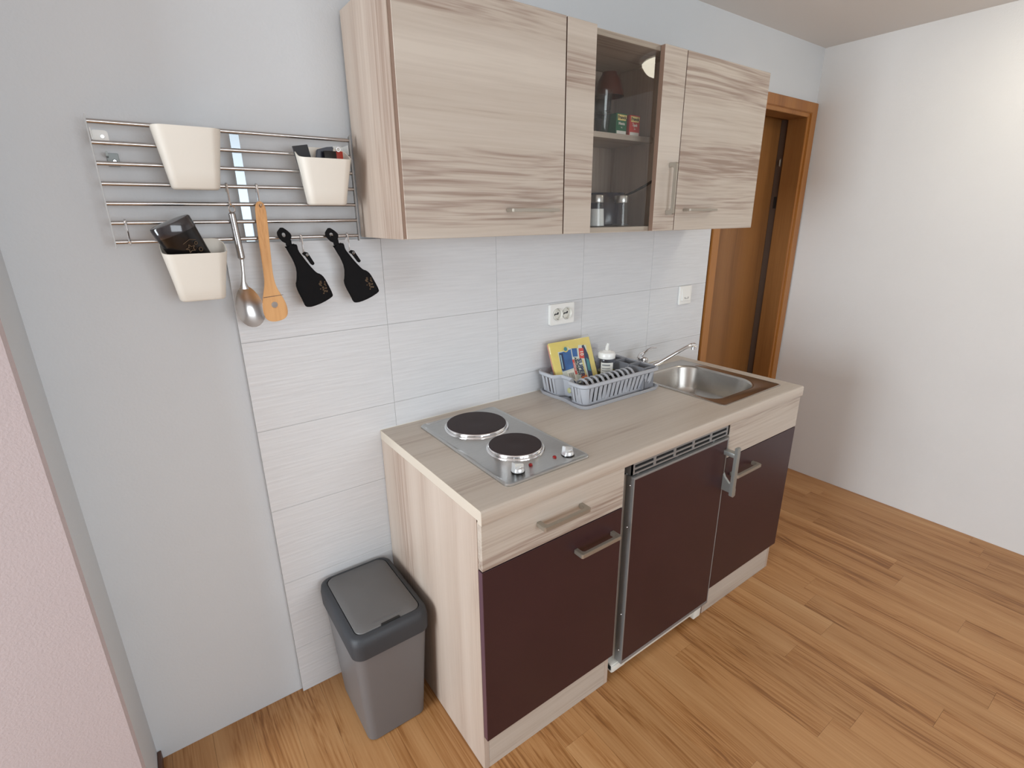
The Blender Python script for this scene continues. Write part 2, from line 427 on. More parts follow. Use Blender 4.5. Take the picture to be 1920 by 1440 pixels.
# hall behind the doorway
bm = B(); box(bm, 1.2, XR+.1, WT+.38, WT+.42, -.06, ZC); box(bm, 1.16, 1.2, WT, WT+.42, -.06, ZC); box(bm, XR+.1, XR+.14, -.0, WT+.42, -.06, ZC)
struct('wall_hall', bm, M_lev, smooth=False)

# wall tiles: 40 x 25 cm, each one a piece on the back wall
TX0, TW, TH, TZ = -.345, .4, .25, 1.425
bm = B(); box(bm, TX0+.001, 1.655, -.0143, .001, 0.0005, TZ-.001); obj('tile_backing', bm, M_grout, wall_back, smooth=False)
def tilemesh(wd, h):
    b = B(); box(b, -wd/2+.0006, wd/2-.0006, -.0155, -.0095, .0006, h-.0006, .0004, 1); return b
tm = tilemesh(TW, TH); tA = obj('tile', tm, M_tile, wall_back); tA.location = (TX0+TW/2, 0, TZ-TH)
tm = tilemesh(TW, .175); tB = None
for j in range(6):
    for i in range(5):
        if i == 0 and j == 0: continue
        if j < 5:
            o = tA.copy(); COL.objects.link(o); o.location = (TX0+TW*(i+.5), 0, TZ-TH*(j+1))
        elif tB is None:
            tB = o = obj('tile', tm, M_tile, wall_back); o.location = (TX0+TW*(i+.5), 0, 0)
        else:
            o = tB.copy(); COL.objects.link(o); o.location = (TX0+TW*(i+.5), 0, 0)

# door frame and leaf
door = struct('door_1', (lambda b: b)(box(B(), 1.722, 2.399, .128, .160, .004, 1.966, .002)), M_leaf)
bm = B(); fw = .055
prism(bm, [[(1.668, 0), (1.668, 2.018), (2.470, 2.018), (2.470, 0), (2.412, 0), (2.412, 1.968), (1.724, 1.968), (1.724, 0)]], -.018, -.0003, XZ, bev=.003)
fr = struct('trim_1', bm, M_doorwood)
bm = B()   # inner bead, a little lower
prism(bm, [[(1.712, 0), (1.712, 1.980), (2.4125, 1.980), (2.4125, 0), (2.389, 0), (2.389, 1.949), (1.735, 1.949), (1.735, 0)]], -.011, -.0005, XZ, bev=.0015)
obj('bead', bm, M_doorwood, fr)
bm = B()
box(bm, 2.3888, 2.414, -.0085, .085, 0, 1.949); box(bm, 2.401, 2.4145, .085, .159, 0, 1.968); box(bm, 1.7205, 1.7352, -.0085, .085, 0, 1.949)
box(bm, 1.7205, 2.414, -.0085, .085, 1.9488, 1.9715); box(bm, 1.7205, 2.401, .085, .159, 1.9665, 1.9715)
obj('jamb_lining', bm, M_leaf, fr, smooth=False)
bm = B(); box(bm, 2.3995, 2.4012, .094, .1275, .02, 1.955); obj('jamb_strip', bm, mat('jamb_strip_grey', s2l(92, 76, 66), .4), fr, smooth=False, label='greyish strip in the door rebate')
bm = B(); box(bm, 2.397, 2.4, .096, .110, 1.512, 1.572); obj('strike_hole', bm, M_darkgap, fr, smooth=False)
bm = B(); box(bm, 2.396, 2.4, .100, .108, 1.725, 1.765, .001); cyl(bm, (2.394, .104, 1.73), (2.394, .104, 1.76), .004, seg=8); obj('hinge', bm, M_nickel, fr)

# ceiling lamp (seen only as a reflection in the cabinet pane)
lamp = thing('ceiling_lamp', 'round frosted dome ceiling lamp mirrored in the glass cabinet door', 'lamp', (2.00, -1.10, ZC))
bm = B(); lathe(bm, [(0, -.001), (.205, -.001), (.205, -.022), (.185, -.026), (0, -.026)], (2.00, -1.10, ZC), 40); obj('lamp_base', bm, M_white_gl, lamp)
bm = B(); lathe(bm, [(.190, -.024), (.188, -.034), (.165, -.062), (.12, -.083), (.06, -.094), (0, -.097)], (2.00, -1.10, ZC), 40); obj('lamp_shade', bm, M_lamp, lamp)
for a in (.4, 2.5, 4.6):
    bm = B(); box(bm, -.012, .012, .178, .2, -.05, -.02, .002, M=Matrix.Translation((2.00, -1.10, ZC)) @ Matrix.Rotation(a, 4, 'Z')); obj('clip', bm, M_nickel, lamp)

# ------------------------------------------------------------------ base units
H = .844; HT = .814
WX = 1.488
YF = -.600            # face of the fronts
YC = -.5815           # front edge of the carcasses
PL = (.1286, .674, .677, .806)
c1 = thing('base_cabinet', 'left base cabinet with pale wood drawer over an aubergine door, under the hob', 'cabinet', (.24, -.3, 0))
bm = B(); box(bm, 0, .016, YC, -.018, 0, HT-.0006, .0006, 1); obj('side_panel', bm, M_woodz, c1)
bm = B(); box(bm, .469, .485, YC, -.018, 0, HT-.0006, .0006, 1); obj('side_panel', bm, M_woodz, c1)
bm = B(); box(bm, .016, .469, YC+.002, -.03, .112, .128); obj('bottom_panel', bm, M_woody, c1, smooth=False)
bm = B(); box(bm, .0162, .4688, YC, YC+.014, 0, .112, .0005, 1); obj('plinth', bm, M_woodx, c1)
bm = B(); box(bm, .0015, .4835, YF, YF+.018, PL[2], PL[3], .0008, 1); dr = obj('drawer', bm, M_woodx, c1)
uhandle('handle', dr, .165, .323, .738, .751, YF)
bm = B(); box(bm, .0015, .4835, YF, YF+.018, PL[0], PL[1], .0008, 1); dl = obj('door', bm, M_maroon, c1)
bm = B(); box(bm, .0008, .0018, YF+.001, YF+.017, PL[0]+.001, PL[1]-.001); obj('edge_band', bm, M_maredge, dl, smooth=False)
uhandle('handle', dl, .297, .451, .600, .613, YF)

c3 = thing('base_cabinet', 'right base cabinet with blank pale wood top panel and aubergine door, under the sink', 'cabinet', (1.24, -.3, 0))
bm = B(); box(bm, 1.006, 1.022, YC, -.018, 0, HT-.0006, .0006, 1); obj('side_panel', bm, M_woodz, c3)
bm = B(); box(bm, 1.468, 1.484, YC, -.018, 0, HT-.0006, .0006, 1); obj('side_panel', bm, M_woodz, c3)
bm = B(); box(bm, 1.022, 1.468, YC+.002, -.03, .112, .128); obj('bottom_panel', bm, M_woody, c3, smooth=False)
bm = B(); box(bm, 1.0222, 1.4678, YC, YC+.014, 0, .112, .0005, 1); obj('plinth', bm, M_woodx, c3)
bm = B(); box(bm, 1.0075, 1.4835, YF, YF+.018, PL[2], PL[3], .0008, 1); obj('front_panel', bm, M_woodx, c3)
bm = B(); box(bm, 1.0075, 1.4835, YF, YF+.018, PL[0], PL[1], .0008, 1); dd = obj('door', bm, M_maroon, c3)
uhandle('handle', dd, 1.038, 1.192, .600, .613, YF)

# worktop with the sink cut-out and a rounded, slightly lipped front edge
wt = thing('worktop', 'long pale acacia-look worktop running over both cabinets and the fridge', 'worktop', (WX/2, -.3, HT))
bm = B()
prism(bm, [[(0.0012, -.588), (WX-.0012, -.588), (WX-.0012, -.0165), (0.0012, -.0165)], [(1.058, -.502), (1.402, -.502), (1.402, -.118), (1.058, -.118)]], HT, H)
prof = [(-.588, H), (-.599, H), (-.603, H-.0015), (-.6045, H-.005), (-.6045, HT-.006), (-.603, HT-.008), (-.592, HT-.008), (-.588, HT-.007)]
b2 = B(); rings(b2, [[Vector((x, p[0], p[1])) for p in prof] for x in (.0012, WX-.0012)]); merge(bm, b2)
obj('top', bm, M_woodtop, wt, auto=50)
for x0, x1 in ((0, .0012), (WX-.0012, WX)):
    bm = B(); prism(bm, [[(-.0165, H), (-.599, H), (-.603, H-.0015), (-.6045, H-.005), (-.6045, HT-.008), (-.588, HT-.008), (-.588, HT), (-.0165, HT)]], x0, x1, YZ)
    obj('edge_band', bm, M_edge, wt, smooth=False, label='pale edging strip')
bm = B(); box(bm, .0, WX, -.0165, -.0125, H-.002, H+.002, .0008, 1); obj('sealant', bm, M_white_pl, wt)

# fridge with a matching door
fg = thing('fridge', 'built-in under-counter fridge with aubergine door in a grey metal frame', 'fridge', (.755, -.3, 0))
bm = B(); box(bm, .525, .996, -.572, -.04, .045, .765, .006); obj('body', bm, M_white_gl, fg)
bm = B(); box(bm, .5225, .9985, -.600, -.574, .071, .757, .001); fd = obj('door', bm, M_grey_metal, fg, label='grey metal door frame')
bm = B(); box(bm, .5262, .9948, -.6035, -.598, .082, .751, .0006, 1); obj('door_panel', bm, M_maroon, fd, label='aubergine laminate panel')
for sx, sz in ((.5222, .729), (.5222, .588), (.5222, .264), (.5222, .119)):
    bm = B(); cyl(bm, (sx+.001, -.589, sz), (sx-.0018, -.589, sz), .0035, .0022, 10); obj('screw', bm, M_screw, fd)
bm = B(); box(bm, .5219, .9989, -.6041, -.596, .0705, .0815, .001); obj('rail', bm, M_grey_metal, fd)
bm = B(); box(bm, .5219, .9989, -.6041, -.58, .7515, .7590, .001); obj('rail', bm, M_grey_metal, fd)
bm = B(); box(bm, .5221, .5264, -.6042, -.596, .0815, .7515, .0006, 1); obj('edge_strip', bm, M_grey_metal, fd)
bm = B(); box(bm, .9946, .9990, -.6042, -.596, .0815, .7515, .0006, 1); obj('edge_strip', bm, M_grey_metal, fd)
# handle clamped to the right edge
bm = B()
prism(bm, [[(.978, .560), (.990, .552), (1.002, .556), (1.002, .580), (.999, .588), (.999, .738), (.980, .738), (.978, .60)]], -.652, -.640, XZ, bev=.0015)
box(bm, .980, 1.004, -.642, -.590, .700, .716, .002); 
prism(bm, [[(-.642, .562), (-.642, .602), (-.630, .594), (-.610, .612), (-.5995, .632), (-.5995, .562)]], .992, 1.003, YZ, bev=.001)
obj('handle', bm, mat('handle_grey', s2l(168, 172, 170), .35, .7), fd)
# ventilation grille above
g0, g1, gz0, gz1 = .516, 1.003, .7665, .8035
holes = []
n = 5; cw = (g1-g0-.016)/n
for i in range(n):
    for z0 in (gz0+.005, gz0+.0205):
        a = g0+.008+cw*i+.005
        holes.append([(a, z0), (a+cw-.010, z0), (a+cw-.010, z0+.0095), (a, z0+.0095)])
bm = B(); prism(bm, [[(g0, gz0), (g1, gz0), (g1, gz1), (g0, gz1)]]+holes, -.598, -.5945, XZ)
box(bm, g0, g0+.006, -.598, -.56, gz0, gz1); box(bm, g1-.006, g1, -.598, -.56, gz0, gz1)
gr = obj('vent_grille', bm, M_grey_metal, fg, smooth=False)
bm = B(); box(bm, .5175, 1.001, -.5925, -.588, .7655, .8045); box(bm, .499, 1.003, -.570, -.5665, .757, .812); obj('recess_shade', bm, M_darkgap, fg, smooth=False)  # dark sheets paint in the shade behind the grille and in its recess
for x in (.556, .738, .935):
    bm = B(); lathe(bm, [(0, 0), (.005, 0), (.005, .002), (.0025, .0035), (0, .0035)], (x, -.586, .759), 12); obj('screw', bm, M_screw, gr)
bm = B(); box(bm, .500, .995, -.585, -.2, .030, .064, .003); box(bm, .500, .56, -.590, -.55, .036, .060, .003); box(bm, .935, .975, -.595, -.56, .018, .06, .003)
obj('base_tray', bm, M_white_pl, fg)
for x in (.53, .955):
    for y in (-.50, -.12):
        bm = B(); lathe(bm, [(0, 0), (.016, 0), (.016, .008), (.008, .010), (.008, .034), (0, .034)], (x, y, 0), 14); obj('foot', bm, M_darkgap, fg)

# hob
hb = thing('hob', 'two-plate stainless steel electric hob set in the left of the worktop', 'hob', (.253, -.309, H))
bm = B(); O = rrect(.110, .396, -.553, -.065, .018); I = rrect(.118, .388, -.545, -.073, .013)
rings(bm, [ring3(O, H), ring3(O, H+.0035), ring3(rrect(.112, .394, -.551, -.067, .017), H+.006), ring3(rrect(.116, .390, -.547, -.071, .014), H+.0062), ring3(I, H+.0048)])
obj('plate', bm, M_steel, hb)
for cx, cy, r in ((.253, -.184, .094), (.257, -.386, .0765)):
    bm = B(); lathe(bm, [(r*.5, .004), (r+.009, .004), (r+.009, .0055), (r+.007, .0085), (r+.003, .009), (r+.0025, .0145), (r+.0005, .017), (r-.004, .0165), (r*.5, .0165)], (cx, cy, H), 56)
    rg = obj('ring', bm, M_chrome, hb)
    bm = B(); lathe(bm, [(r-.0005, .012), (r-.0005, .0178), (r-.002, .0192), (r*.75, .0191), (r*.28, .0190), (r*.25, .0187), (0, .0187)], (cx, cy, H), 56)
    obj('hotplate', bm, M_iron, hb)
for cx, cy in ((.178, -.505), (.347, -.509)):
    bm = B(); lathe(bm, [(0, .005), (.0185, .005), (.0185, .008), (0, .008)], (cx, cy, H), 24, mi=1)
    lathe(bm, [(.0178, .008), (.0175, .012), (.0155, .017), (.012, .019), (0, .0192)], (cx, cy, H), 24)
    Mk = Matrix.Translation((cx, cy, H)) @ Matrix.Rotation(.15, 4, 'Z')
    prism(bm, [[(-.0185, .009), (.0175, .009), (.0155, .024), (-.017, .036)]], -.0062, .0062, Mk @ XZ, bev=.0012)
    obj('knob', bm, None, hb, mats=[M_knob, M_blackgl])
for cx, cy in ((.226, -.497), (.307, -.500)):
    bm = B(); lathe(bm, [(0, .005), (.0055, .005), (.0055, .0075), (.0035, .0095), (0, .010)], (cx, cy, H), 16); obj('indicator_light', bm, M_red, hb)
bm = B(); box(bm, .134, .192, -.0765, -.0745, H+.0048, H+.0060); cyl(bm, (.134, -.0755, H+.004), (.134, -.0755, H+.0075), .003, seg=8); obj('ridge', bm, M_chrome, hb)

# sink
sk = thing('sink', 'stainless steel inset sink with rounded bowl at the worktop end', 'sink', (1.238, -.313, H))
bm = B(); n = 8
O = rrect(1.045, 1.432, -.546, -.080, .012, n)
def bowl(d, e): return rrect(1.068+d, 1.392-d, -.494+d, -.130-d, [.085-d*.3, .075-d*.3, .05, .11-d*.3], n)
rings(bm, [ring3(O, H), ring3(O, H+.003), ring3(rrect(1.049, 1.428, -.542, -.084, .010, n), H+.0042), ring3(rrect(1.053, 1.424, -.538, -.088, .010, n), H+.0022),
           ring3(bowl(-.006, 0), H+.0022), ring3(bowl(-.003, 0), H+.003), ring3(bowl(0, 0), H+.001), ring3(bowl(.003, 0), H-.006),
           ring3(bowl(.012, 0), H-.09), ring3(bowl(.024, 0), H-.118), ring3(bowl(.05, 0), H-.130), ring3(bowl(.11, 0), H-.133)], cap0=False)
obj('basin', bm, M_sink, sk, auto=60)
bm = B(); lathe(bm, [(.012, 0), (.036, 0), (.040, .002), (.036, .004), (.030, .001), (.012, .0005)], (1.23, -.31, H-.1325), 28); obj('drain', bm, M_chrome, sk)
bm = B()
for y in (-.235, -.257, -.246): box(bm, 1.077, 1.083, y-.0025, y+.0025, H-.045, H-.024, .0008)
obj('overflow', bm, M_darkgap, sk)

# tap
tp = thing('tap', 'chrome single-lever mixer tap with long slanting spout behind the dish rack', 'tap', (1.127, -.105, H+.003))
bm = B(); lathe(bm, [(0, 0), (.026, 0), (.026, .004), (.022, .008), (.021, .04), (.024, .055), (.022, .066), (.012, .073), (0, .074)], (1.127, -.105, H+.003), 28); obj('tap_body', bm, M_chrome, tp)
bm = B(); sp = [(1.130, -.112, .868), (1.150, -.132, .877), (1.172, -.150, .889), (1.2505, -.180, .930), (1.292, -.196, .950), (1.318, -.199, .956), (1.338, -.200, .953), (1.346, -.2005, .948)]
tube(bm, sp, [.012, .0115, .011, .010, .0098, .011, .0125, .012], 14, flat=.8); cyl(bm, (1.340, -.2003, .950), (1.338, -.200, .934), .011, seg=16); obj('spout', bm, M_chrome, tp)
bm = B(); tube(bm, [(1.120, -.105, .915), (1.128, -.105, .929), (1.150, -.107, .944), (1.175, -.110, .950), (1.198, -.113, .947)], [.009, .008, .007, .0075, .006], 12, flat=.55)
tube(bm, [(1.108, -.106, .914), (1.090, -.107, .921), (1.105, -.107, .934), (1.130, -.107, .938)], .0035, 8)
obj('lever', bm, M_chrome, tp)

# ------------------------------------------------------------------ dish rack and its contents
dk = thing('dish_rack', 'light grey plastic dish rack standing on its drip tray by the sink', 'dish rack', (.82, -.155, H))
def notch(x0, x1, y0, y1, r, d, ya=-.205, yb=-.125, n=4):
    P = []
    def arc(cx, cy, a0, q=r):
        for k in range(n+1):
            a = math.radians(a0+90*k/n); P.append((cx+q*math.cos(a), cy+q*math.sin(a)))
    arc(x1-r, y1-r, 0); arc(x0+r, y1-r, 90)
    P.extend([(x0, yb+.01), (x0+.002, yb+.003), (x0+d-.002, yb-.012), (x0+d, yb-.018), (x0+d, ya+.018), (x0+d-.002, ya+.012), (x0+.002, ya-.003), (x0, ya-.01)])
    arc(x0+r, y0+r, 180); arc(x1-r, y0+r, 270); return P
bm = B()
rings(bm, [ring3(notch(.626, 1.022, -.284, -.034, .03, .006), H+.0005), ring3(notch(.620, 1.028, -.290, -.030, .03, .006), H+.013), ring3(notch(.624, 1.024, -.286, -.034, .03, .006), H+.014),
           ring3(notch(.630, 1.018, -.280, -.040, .03, .006), H+.004)])
obj('drip_tray', bm, M_rackpl, dk)
bk_z0, bk_z1 = H+.006, H+.090
def bring(s, e=0):   # s 0 at the floor of the basket, 1 at the rim
    t = 1-s
    return notch(.621+.016*t+e, 1.014-.014*t-e, -.282+.018*t+e, -.034-.012*t-e, .028, .034)
bm = B(); rings(bm, [ring3(bring(0), bk_z0), ring3(bring(.12), bk_z0+.010), ring3(bring(.12, .0025), bk_z0+.010), ring3(bring(.05, .0025), bk_z0+.003)])
bs = obj('basket', bm, M_rackpl, dk)
bm = B(); rings(bm, [ring3(bring(.80), bk_z1-.0175), ring3(bring(.97, -.0055), bk_z1-.011), ring3(bring(1, -.0055), bk_z1-.001), ring3(bring(1, -.004), bk_z1), ring3(bring(1, .001), bk_z1), ring3(bring(.80, .0025), bk_z1-.0175)], closed=True)
obj('rim', bm, M_rackpl, bs)
def slat(p, tang, wd, name='slat'):
    """upright slat from basket floor to rim at outline parameter p (bottom, top points)"""
    b0, b1 = p; t = Vector(tang).normalized()*wd/2; nn = Vector((t.y, -t.x, 0)).normalized()*.0025
    b = B(); z0, z1 = bk_z0+.008, bk_z1-.008
    q0, q1 = Vector((*b0, z0)), Vector((*b1, z1))
    rings(b, [[q0-t-nn, q0+t-nn, q0+t, q0-t], [q1-t-nn, q1+t-nn, q1+t, q1-t]])
    return obj(name, b, M_rackpl, bs, smooth=False)
def lerp(a, b, t): return a+(b-a)*t
for i in range(14):       # front wall and rear wall
    x1_ = lerp(.666, .952, i/13); x0_ = lerp(.674, .948, i/13)
    slat(((x0_, -.2625), (x1_, -.2795)), (1, 0, 0), .0142)
    if i % 2 == 0: slat(((x0_, -.0480), (x1_, -.0370)), (1, 0, 0), .020)
slat(((.972, -.2625), (.980, -.2795)), (1, 0, 0), .020)
# solid corner pieces follow the outline
def wallpiece(i0, i1, name='corner_wall'):
    b = B(); A0, A1 = bring(.1), bring(.86); n_ = len(A0)
    idx = [k % n_ for k in range(i0, i1+1)]
    for a, c in zip(idx, idx[1:]):
        q = [Vector((*A0[a], bk_z0+.008)), Vector((*A0[c], bk_z0+.008)), Vector((*A1[c], bk_z1-.010)), Vector((*A1[a], bk_z1-.010))]
        b.faces.new([b.verts.new(v_) for v_ in q])
    bmesh.ops.remove_doubles(b, verts=b.verts[:], dist=1e-5)
    bmesh.ops.solidify(b, geom=b.faces[:], thickness=.0022)
    return obj(name, b, M_rackpl, bs)
A = bring(.5); nA = len(A)
wallpiece(0, 4); wallpiece(5, 9); wallpiece(11, 16, 'recessed_wall'); wallpiece(18, 22); wallpiece(23, 27)
for yy in (-.060, -.080, -.100, -.118): slat(((.6385, yy), (.6235, yy)), (0, 1, 0), .011)
for yy in (-.222, -.238, -.252): slat(((.6385, yy), (.6235, yy)), (0, 1, 0), .011)
for i in range(9): yy = lerp(-.245, -.06, i/8); slat(((1.002, yy), (1.012, yy)), (0, 1, 0), .012)
bm = B(); lathe(bm, [(0, 0), (.010, 0), (.010, .004), (.006, .0055), (0, .0055)], (0, 0, 0), 18, M=Matrix.Translation((.6625, -.168, H+.036)) @ Matrix.Rotation(-PI/2, 4, 'Y'))
obj('plug', bm, mat('plug_pale', s2l(190, 188, 140), .5), bs, label='round pale yellow plug')
bm = B(); box(bm, .66, .92, -.255, -.165, bk_z0+.003, bk_z0+.006); obj('shaded_floor_panel', bm, M_rackdk, bs, smooth=False)  # basket floor coloured dark in place of the shade inside
for i in range(10):
    x = .672+i*.0262; bm = B(); P = []
    for k in range(9):
        a = PI*k/8; P.append((x, -.2235+.0365*math.cos(a), H+.040+.050*math.sin(a)))
    P = [(x, P[0][1], bk_z0+.004)]+P+[(x, P[-1][1], bk_z0+.004)]
    tube(bm, P, .0052, 8, flat=.8); obj('plate_divider', bm, M_rackpl, bs)
    if i < 9:
        bm = B(); box(bm, x+.006, x+.020, -.254, -.193, bk_z0+.006, H+.066, .002); obj('divider_gap_shade', bm, M_rackdk, bs, label='dark block standing in for the shade between dividers')  # dark filler block paints the shade in the gap between two dividers
# cutlery compartments at the right end
bm = B(); t_ = .0025; cz0, cz1 = bk_z0+.003, bk_z1-.002
box(bm, .944, .944+t_, -.272, -.048, cz0, cz1); box(bm, .999, .999+t_, -.264, -.048, cz0, cz1)
for y in (-.268, -.196, -.122, -.050): box(bm, .944, 1.001, y, y+t_, cz0, cz1)
for y in (-.266, -.193, -.120):
    prism(bm, [[(.930, cz1-.012), (.944, cz1+.004), (1.003, cz1+.004), (1.003, cz1), (.944, cz1)]], y-.004, y+.004, XZ)
prism(bm, [[(.928, cz0), (.944, cz1+.004), (.9475, cz1+.004), (.9475, cz0)]], -.272, -.048, XZ)
obj('cutlery_holder', bm, mat('rack_plastic_dark', s2l(128, 130, 136), .5), dk, smooth=False)

# pack of sponge cloths leaning in the rack
pk = thing('sponge_cloth_pack', 'yellow and orange pack of sponge cloths in clear film leaning in the dish rack', 'cleaning cloths', (.747, -.134, bk_z0+.012), (-.40, -.02, -.10))
pw, ph = .188, .188
def lobj(n_, b, M_, p=pk, **k): return obj(n_, b, M_, p, local=True, **k)
for j, (mt, y0, y1) in enumerate(((M_yellow, 0, .010), (M_orange, .0105, .0165), (M_salmon, .017, .023))):
    bm = B(); box(bm, -pw/2+.002*j, pw/2-.002*j, y0, y1, 0, ph-.002*j, .0025); lobj('cloth', bm, mt)
def lab(n_, poly, y, mt, p=pk):
    b = B(); prism(b, [[(a-pw/2, c_) for a, c_ in poly]], -y-.0003, -y, XZ); return lobj(n_, b, mt, p, smooth=False)
# artwork is printed sideways: reading direction runs down the pack
M_lpale = mat('label_ivory', s2l(206, 212, 204), .45)
lb = lab('label', [(.030, .020), (.158, .016), (.163, .158), (.128, .162), (.124, .150), (.084, .156), (.080, .164), (.060, .164), (.054, .150), (.030, .150)], .0006, M_lpale)
lab('label_patch', [(.032, .075), (.084, .080), (.090, .152), (.064, .148), (.034, .146)], .0010, M_blue)
lab('label_patch', [(.092, .122), (.114, .120), (.118, .152), (.094, .154)], .0011, M_blue)
lab('label_patch', [(.056, .022), (.094, .022), (.082, .074), (.050, .070)], .0010, M_lwhite)
lab('label_patch', [(.104, .016), (.140, .016), (.136, .050), (.112, .052)], .0011, M_lorange)
lab('label_patch', [(.143, .018), (.163, .016), (.164, .120), (.153, .160), (.143, .158)], .0010, M_navy)
lab('label_patch', [(.147, .060), (.160, .055), (.161, .100), (.150, .110)], .0013, M_teal)
lab('label_patch', [(.120, .112), (.142, .108), (.148, .148), (.126, .150)], .0014, M_lred)
lab('label_patch', [(.0855, .055), (.0945, .054), (.0945, .112), (.0855, .112)], .0014, M_lred)
lab('label_patch', [(.1295, .045), (.1345, .045), (.1345, .104), (.1295, .104)], .0014, M_yellow)
prism_ = [(.030, .080), (.046, .078), (.050, .142), (.034, .144)]
lab('label_patch', prism_, .0015, M_navy)
lab('label_patch', [(.034, .085), (.038, .085), (.041, .138), (.037, .138)], .0018, M_lblue)
for (cx, cz, r, m1, m2) in ((.066, .156, .012, M_yellow, M_teal), (.062, .020, .018, M_navy, M_lblue)):
    for q, mt, y in ((r, m1, .0018), (r*.66, m2, .0022)):
        lab('round_badge', [(cx+q*math.cos(2*PI*k/20), cz+q*math.sin(2*PI*k/20)) for k in range(20)], y, mt)
def sideways(x, z, y=-.0026): return Matrix.Translation((x-pw/2, y, z)) @ Matrix.Rotation(PI/2, 4, 'X') @ Matrix.Rotation(-PI/2, 4, 'Z')
letters('lettering', 'SUPER', .0255, sideways(.1165, .076), M_navy, pk, local=True, bold=.0007)
letters('lettering', 'ABSORBENT', .0125, sideways(.1005, .084), M_ltext, pk, local=True, bold=.0004)
letters('lettering', '10', .020, sideways(.134, .130), M_lwhite, pk, local=True, bold=.0004)
letters('lettering', 'universal', .009, sideways(.0902, .084), M_lwhite, pk, local=True)
for k in range(4): lab('small_print', [(.058+k*.006, .038), (.060+k*.006, .038), (.060+k*.006, .064), (.058+k*.006, .064)], .0016, M_ltext)
bm = B(); n_ = 14     # clear film wrapper with crinkled top
for j in range(2):
    pass
P0 = rrect(-pw/2-.002, pw/2+.002, -.003, .025, .004, 2)
rs = []
rf = random.Random(5)
for z, s in ((-.001, 1), (.05, 1), (.10, 1), (.15, 1), (.186, 1), (.191, .7), (.199, .15)):
    rs.append([Vector((p[0]+(rf.uniform(-.0015, .0015) if z > .1 else 0), .011+(p[1]-.011)*s + rf.uniform(-.0003, .0003), z+(rf.uniform(-.002, .002) if z > .18 else 0))) for p in P0])
rings(bm, rs); lobj('film_wrapper', bm, M_film, auto=20)

# clear bottle and soap bottle
cb = thing('plastic_bottle', 'clear empty plastic bottle between the cloth pack and the soap bottle', 'bottle', (.886, -.060, bk_z0+.004))
bm = B(); lathe(bm, [(0, 0), (.019, 0), (.0205, .004), (.0205, .09), (.018, .108), (.012, .122), (.012, .128), (0, .128)], (.886, -.060, bk_z0+.004), 24); obj('bottle_body', bm, M_clear, cb)
bm = B(); lathe(bm, [(0, .128), (.013, .128), (.013, .142), (.004, .146), (0, .146)], (.886, -.060, bk_z0+.004), 20); obj('cap', bm, M_clear, cb)
sb = thing('soap_bottle', 'dish soap bottle with white flip cap, pale label and olive liquid, in the rack', 'bottle', (.895, -.120, bk_z0+.004))
c0 = (.895, -.120, bk_z0+.004)
bm = B(); lathe(bm, [(0, 0), (.032, 0), (.035, .004), (.0355, .085), (.034, .098), (.029, .102), (0, .102)], c0, 32); obj('bottle_body', bm, M_clear, sb)
bm = B(); lathe(bm, [(0, .002), (.031, .003), (.0335, .006), (.0335, .050), (0, .050)], c0, 32); obj('soap', bm, M_olive, sb)
bm = B(); lathe(bm, [(0, .101), (.033, .101), (.0335, .104), (.0335, .118), (.030, .124), (.016, .128), (.012, .131), (0, .131)], c0, 32)
prism(bm, [[(-.006, .128), (.004, .128), (.007, .156), (.003, .158), (-.003, .145)]], -.005, .005, Matrix.Translation(c0) @ XZ, bev=.001)
obj('cap', bm, M_white_gl, sb)
bm = B(); a0, a1 = math.radians(190), math.radians(268); rs = []
for k in range(11):
    a = a0+(a1-a0)*k/10; rs.append([Vector((c0[0]+r*math.cos(a), c0[1]+r*math.sin(a), c0[2]+z)) for r, z in ((.0358, .012), (.0362, .012), (.0362, .088), (.0358, .088))])
rings(bm, rs); obj('label', bm, M_lwhite, sb)
bm = B()
for z, h_ in ((.076, .006), (.064, .003), (.055, .003), (.046, .003)):
    for k in range(6):
        a = a0+.15+(a1-a0-.5)*k/6; b_ = a0+.15+(a1-a0-.5)*(k+1)/6
        bm.faces.new([bm.verts.new((c0[0]+.0365*math.cos(q), c0[1]+.0365*math.sin(q), c0[2]+zz)) for q, zz in ((a, z), (b_, z), (b_, z+h_), (a, z+h_))])
obj('small_print', bm, M_grey_metal, sb, smooth=False)

# ------------------------------------------------------------------ socket and switch
so = thing('wall_socket', 'white double wall socket on the tiles above the cloth pack', 'socket', (.742, -.0156, 1.131))
bm = B(); prism(bm, [rrect(.682, .802, 1.092, 1.170, .006, 4)]+[[(c_+.0226*math.cos(2*PI*k/28), 1.131+.0226*math.sin(2*PI*k/28)) for k in range(28)] for c_ in (.719, .765)], -.029, -.0156, XZ, bev=.0015); pl = obj('cover_plate', bm, M_white_gl, so)
for cx in (.719, .765):
    bm = B(); lathe(bm, [(0, .003), (.0175, .003), (.0188, .012), (.0212, .0165), (.0222, .0165), (.0222, .010), (0, .010)][:6]+[(.0222, .001), (0, .001)], (0, 0, 0), 30, M=Matrix.Translation((cx, -.0165, 1.131)) @ Matrix.Rotation(PI/2, 4, 'X'))
    ins = obj('socket_insert', bm, M_white_pl, so)
    bm = B(); box(bm, cx-.011, cx+.011, -.0203, -.0194, 1.1285, 1.1330); obj('shutter', bm, M_bindark, ins, smooth=False)
    for dx, dz in ((-.009, -.003), (.009, .003)):
        bm = B(); cyl(bm, (cx+dx, -.0190, 1.131+dz), (cx+dx, -.0200, 1.131+dz), .0034, seg=10); obj('pin_hole', bm, M_darkgap, ins)
    bm = B(); box(bm, cx-.003, cx+.003, -.031, -.020, 1.1495, 1.1535, .0005, 1); box(bm, cx-.003, cx+.003, -.031, -.020, 1.1085, 1.1125, .0005, 1); obj('earth_clip', bm, M_grey_metal, ins)
